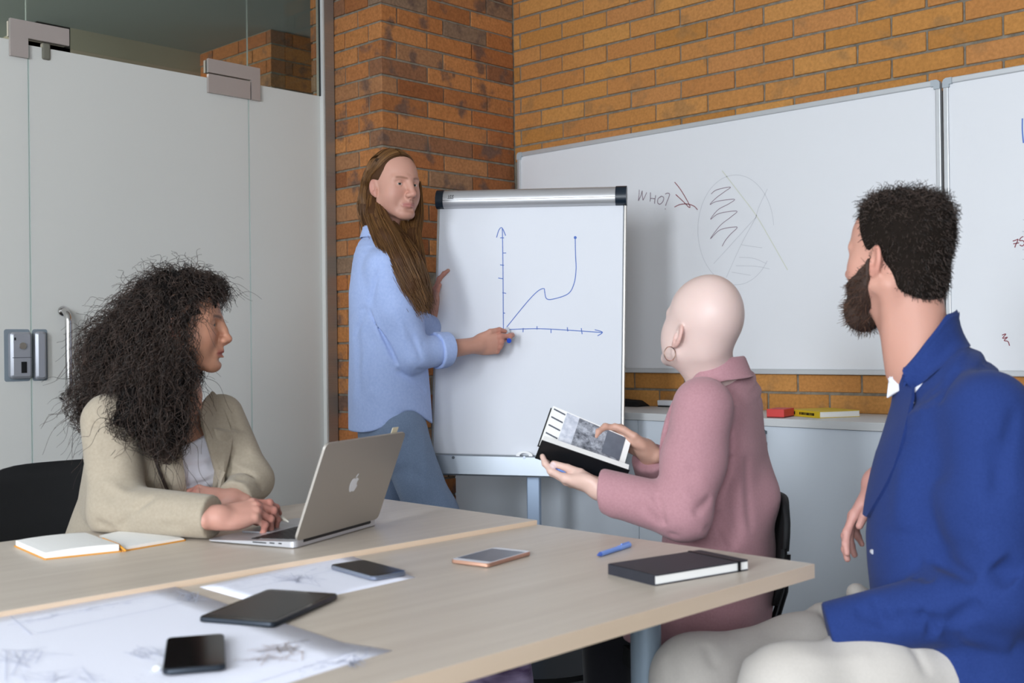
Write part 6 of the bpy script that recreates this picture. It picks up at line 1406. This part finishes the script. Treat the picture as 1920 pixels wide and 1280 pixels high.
    for a_, b_, w, h in (((1712, 1045), (1745, 1090), .010, -.014), ((1745, 1040), (1830, 1090), .012, -.009), ((1730, 1055), (1790, 1115), .012, .006), ((1715, 1080), (1735, 1160), .010, -.007), ((1740, 1170), (1765, 1178), .018, -.012), ((1765, 1178), (1840, 1130), .012, -.014), ((1600, 1145), (1690, 1175), .012, -.007), ((1680, 1150), (1750, 1165), .012, -.007), ((1770, 1180), (1850, 1270), .012, -.010), ((1868, 1055), (1905, 1090), .020, -.020), ((1905, 760), (1860, 950), .012, -.006), ((1800, 690), (1760, 760), .010, -.005), ((1700, 860), (1690, 1000), .030, .006), ((1760, 900), (1790, 1020), .03, .005), ((1830, 1000), (1880, 1060), .015, .006), ((1860, 820), (1880, 930), .014, -.006), ((1640, 1120), (1660, 1180), .010, -.005), ((1800, 1190), (1900, 1210), .016, .006)):
        J.fold(march(J, *a_, 1.7, 2.7), march(J, *b_, 1.7, 2.7), w, h * 1.5)
    lo, hi = box_of([at(1748, 690, 2.28), at(1850, 1330, 2.18), shL, shR, elL, elR, ceL, ceR], .22)
    J.half(at(1800, 1320, 2.1), -U, .01)
    sdf_part('jacket', J, lo, hi, .0056, mJ, body)
    collar_strip('collar', at(1726, 690, 2.28), F, Rt, U, [(0, .070, .064, .118, .092, .094, .050), (50, .074, .066, .106, .102, .096, .030), (85, .082, .070, .052, .110, .094, -.014), (112, .080, .086, .000, .112, .112, -.062)], mJ, body, th=.005, snap=J0)
    collar_strip('shirt_collar', at(1730, 690, 2.28), F, Rt, U, [(0, .058, .056, .085, .062, .060, .05), (80, .060, .058, .03, .066, .064, -.01), (150, .044, .072, -.020, .052, .080, -.06)], MATS['white_poplin'], body, th=.003)
    J0.ops = [o_ for o_ in J.ops if o_[3] != 's']
    patch('lapel', J0, ([(1674, 722), (1656, 790), (1644, 850), (1630, 910), (1618, 960)], [(1712, 700), (1704, 790), (1690, 860), (1664, 920), (1632, 970)]), 1.8, 2.6, .004, .004, mJ, body, puff=.003)
    bt = march(J, 1636, 1034, 1.8, 2.6); MB().tube([bt - unit(camdir(0, 0, 1)) * .004, bt + unit(camdir(0, 0, 1)) * .004], .0045, 12).build('button', mat('pearl_button', 'C8C8CC', .3), body, True)
    Wt = Sdf(); Wt.loft(sp, [.074, .168, .178, .165, .17], [.064, .092, .126, .126, .13], Rt, k=.03);
    lo, hi = box_of(sp, .19); sdf_part('white_shirt', Wt, lo, hi, .006, MATS['white_poplin'], body)
    T = Sdf(); mT = cloth('cream_chino', 'C9C2BA', 'CEC7BF', scale=240, bump=.4, bscale=1000)
    T.loft([at(1800, 1190, 2.24), at(1790, 1270, 2.24)], [.17, .19], [.14, .15], Rt, k=.04); T.chain([hpN, (hpN + knN) / 2, knN, ftN], [.095, .092, .082, .075], k=.05); T.chain([hpF, (hpF + knF) / 2, knF, ftF], [.088, .086, .080, .075], k=.05)
    b1, b2 = at(1612, 1108, 2.46), at(1640, 1120, 2.46); T.chain([at(1606, 1112, 2.42), at(1640, 1150, 2.42)], [.022, .04], k=.012); T.cap(at(1545, 1160, 2.38), at(1560, 1200, 2.38), .035, .04, k=.02)
    for a_, b_, w, h in (((1540, 1140), (1560, 1185), .008, -.010), ((1555, 1140), (1585, 1180), .008, -.010), ((1570, 1135), (1590, 1160), .007, .006), ((1500, 1160), (1540, 1200), .010, -.007), ((1440, 1180), (1470, 1230), .012, -.005), ((1380, 1195), (1400, 1245), .012, .004), ((1320, 1205), (1340, 1255), .012, -.005), ((1350, 1210), (1440, 1270), .014, .004), ((1700, 1200), (1740, 1270), .012, -.005), ((1500, 1240), (1640, 1230), .02, .004), ((1250, 1230), (1270, 1275), .012, -.004)):
        T.fold(march(T, *a_, 1.7, 2.8), march(T, *b_, 1.7, 2.8), w, h)
    lo, hi = box_of([at(1800, 1190, 2.24), hpN, hpF, knN, knF, ftN, ftF], .2); lo[2] = .05; sdf_part('trousers', T, lo, hi, .0068, mT, body)
    for f_ in (ftN, ftF):
        g = np.array([f_[0], f_[1], .042]); Fo = Sdf(); Fo.ecap(g - F * .04, g + F * .16, .045, .038, U, .75, k=0); Fo.cap(g - F * .03, g + U * .06, .042, .042, k=.03); Fo.half(g - U * .040, -U, .003); sdf_part('shoe', Fo, *box_of([g - F * .05, g + F * .17], .09), .008, MATS['black_plastic'], body)
suit_person()

# ------------------------------------------------------------------ chairs
m_shell = mat('black_fabric_shell', '0B0C0E', .75, bump=.3, bscale=500); m_cleg = mat('chair_leg', '1A1B1E', .35, .6)
def chair(label, seat_c, fwd, seat_z=.44, back_top=.80, back_bot=.52, half_w=.22, back_off=.24, lean=.10):
    F = unit([fwd[0], fwd[1], 0]); R_ = np.array([F[1], -F[0], 0]); U = np.array([0, 0, 1.]); c = np.array([seat_c[0], seat_c[1], 0]); t = thing('chair', label, 'chair', c); fr = (c, R_, F, U)
    MB().prism(rrect(-half_w, -.20, half_w, .22, .06), seat_z - .045, seat_z, fr).build('seat', m_shell, t, True, 40)
    V = []; nx, nz = 14, 8
    for sgn_ in (0, 1):
        for i in range(nx + 1):
            for j in range(nz + 1):
                u, v = i / nx * 2 - 1, j / nz; k = 1 - .10 * (abs(2 * v - 1) ** 4); x = half_w * u * k; z = back_bot + (back_top - back_bot) * v - .02 * abs(u) ** 6 * (1 if v > .5 else -1); y = -back_off - lean * v + .045 * u * u - (.016 if sgn_ else 0); V.append(fr_apply(fr, (x, y, z)))
    nn = (nx + 1) * (nz + 1); m = nz + 1; F_ = []
    for i in range(nx):
        for j in range(nz): a = i * m + j; F_.append((a, a + m, a + m + 1, a + 1)); F_.append((nn + a, nn + a + 1, nn + a + m + 1, nn + a + m))
    ring = [i * m for i in range(nx + 1)] + [nx * m + j for j in range(1, m)] + [i * m + nz for i in range(nx - 1, -1, -1)] + list(range(nz - 1, 0, -1)); F_ += [(ring[k], nn + ring[k], nn + ring[(k + 1) % len(ring)], ring[(k + 1) % len(ring)]) for k in range(len(ring))]
    link_mesh('backrest', V, F_, m_shell, t, True)
    for sx in (-1, 1):
        MB().tube([fr_apply(fr, (sx * .10, -.10, seat_z - .05)), fr_apply(fr, (sx * .10, -back_off + .02, seat_z - .01)), fr_apply(fr, (sx * .10, -back_off - .022, back_bot + .03)), fr_apply(fr, (sx * .10, -back_off - .030, back_bot + .12))], .011, 10).build('back_support', m_cleg, t, True, 60)
        for sy in (-1, 1): MB().tube([fr_apply(fr, (sx * .17, sy * .15, seat_z - .05)), fr_apply(fr, (sx * .21, sy * .22, .004))], .011, 10).build('leg', m_cleg, t, True, 60)
    return t
chair('black chair with padded back behind the person with curly hair', at(205, 1130, 2.90), camdir(.62, 0, -.78), back_top=.86, back_bot=.50, half_w=.25, back_off=.19, lean=.07)
chair('black chair under the bald person in pink', at(1308, 1200, 2.84), camdir(-.96, 0, -.20), back_top=.785, back_bot=.52, half_w=.20, back_off=.165, lean=.03)
chair('black chair under the person in the blue jacket', at(1800, 1350, 2.22), camdir(-.92, 0, .30), back_top=.80, back_bot=.52, half_w=.22, back_off=.24)
# patterned bag on the floor under the table
bc = on(935, 1290, 1, 2.3); Bg = Sdf(); Bg.ell((bc[0], bc[1], .17), (.12, .075, .24), k=.0); Bg.half((bc[0], bc[1], .004), (0, 0, -1), .012); Bg.half((bc[0], bc[1], .40), (0, 0, 1), .02)
bag = sdf_part('cloth_bag', Bg, *box_of([[bc[0], bc[1], .2]], .25), .010, mat('purple_marbled_cloth', '4A3358', .8, noise='B8A6C8', scale=7, stretch=(1, 1, 3)), None); tag(bag, 'purple and white patterned cloth bag on the floor under the front table', 'bag')
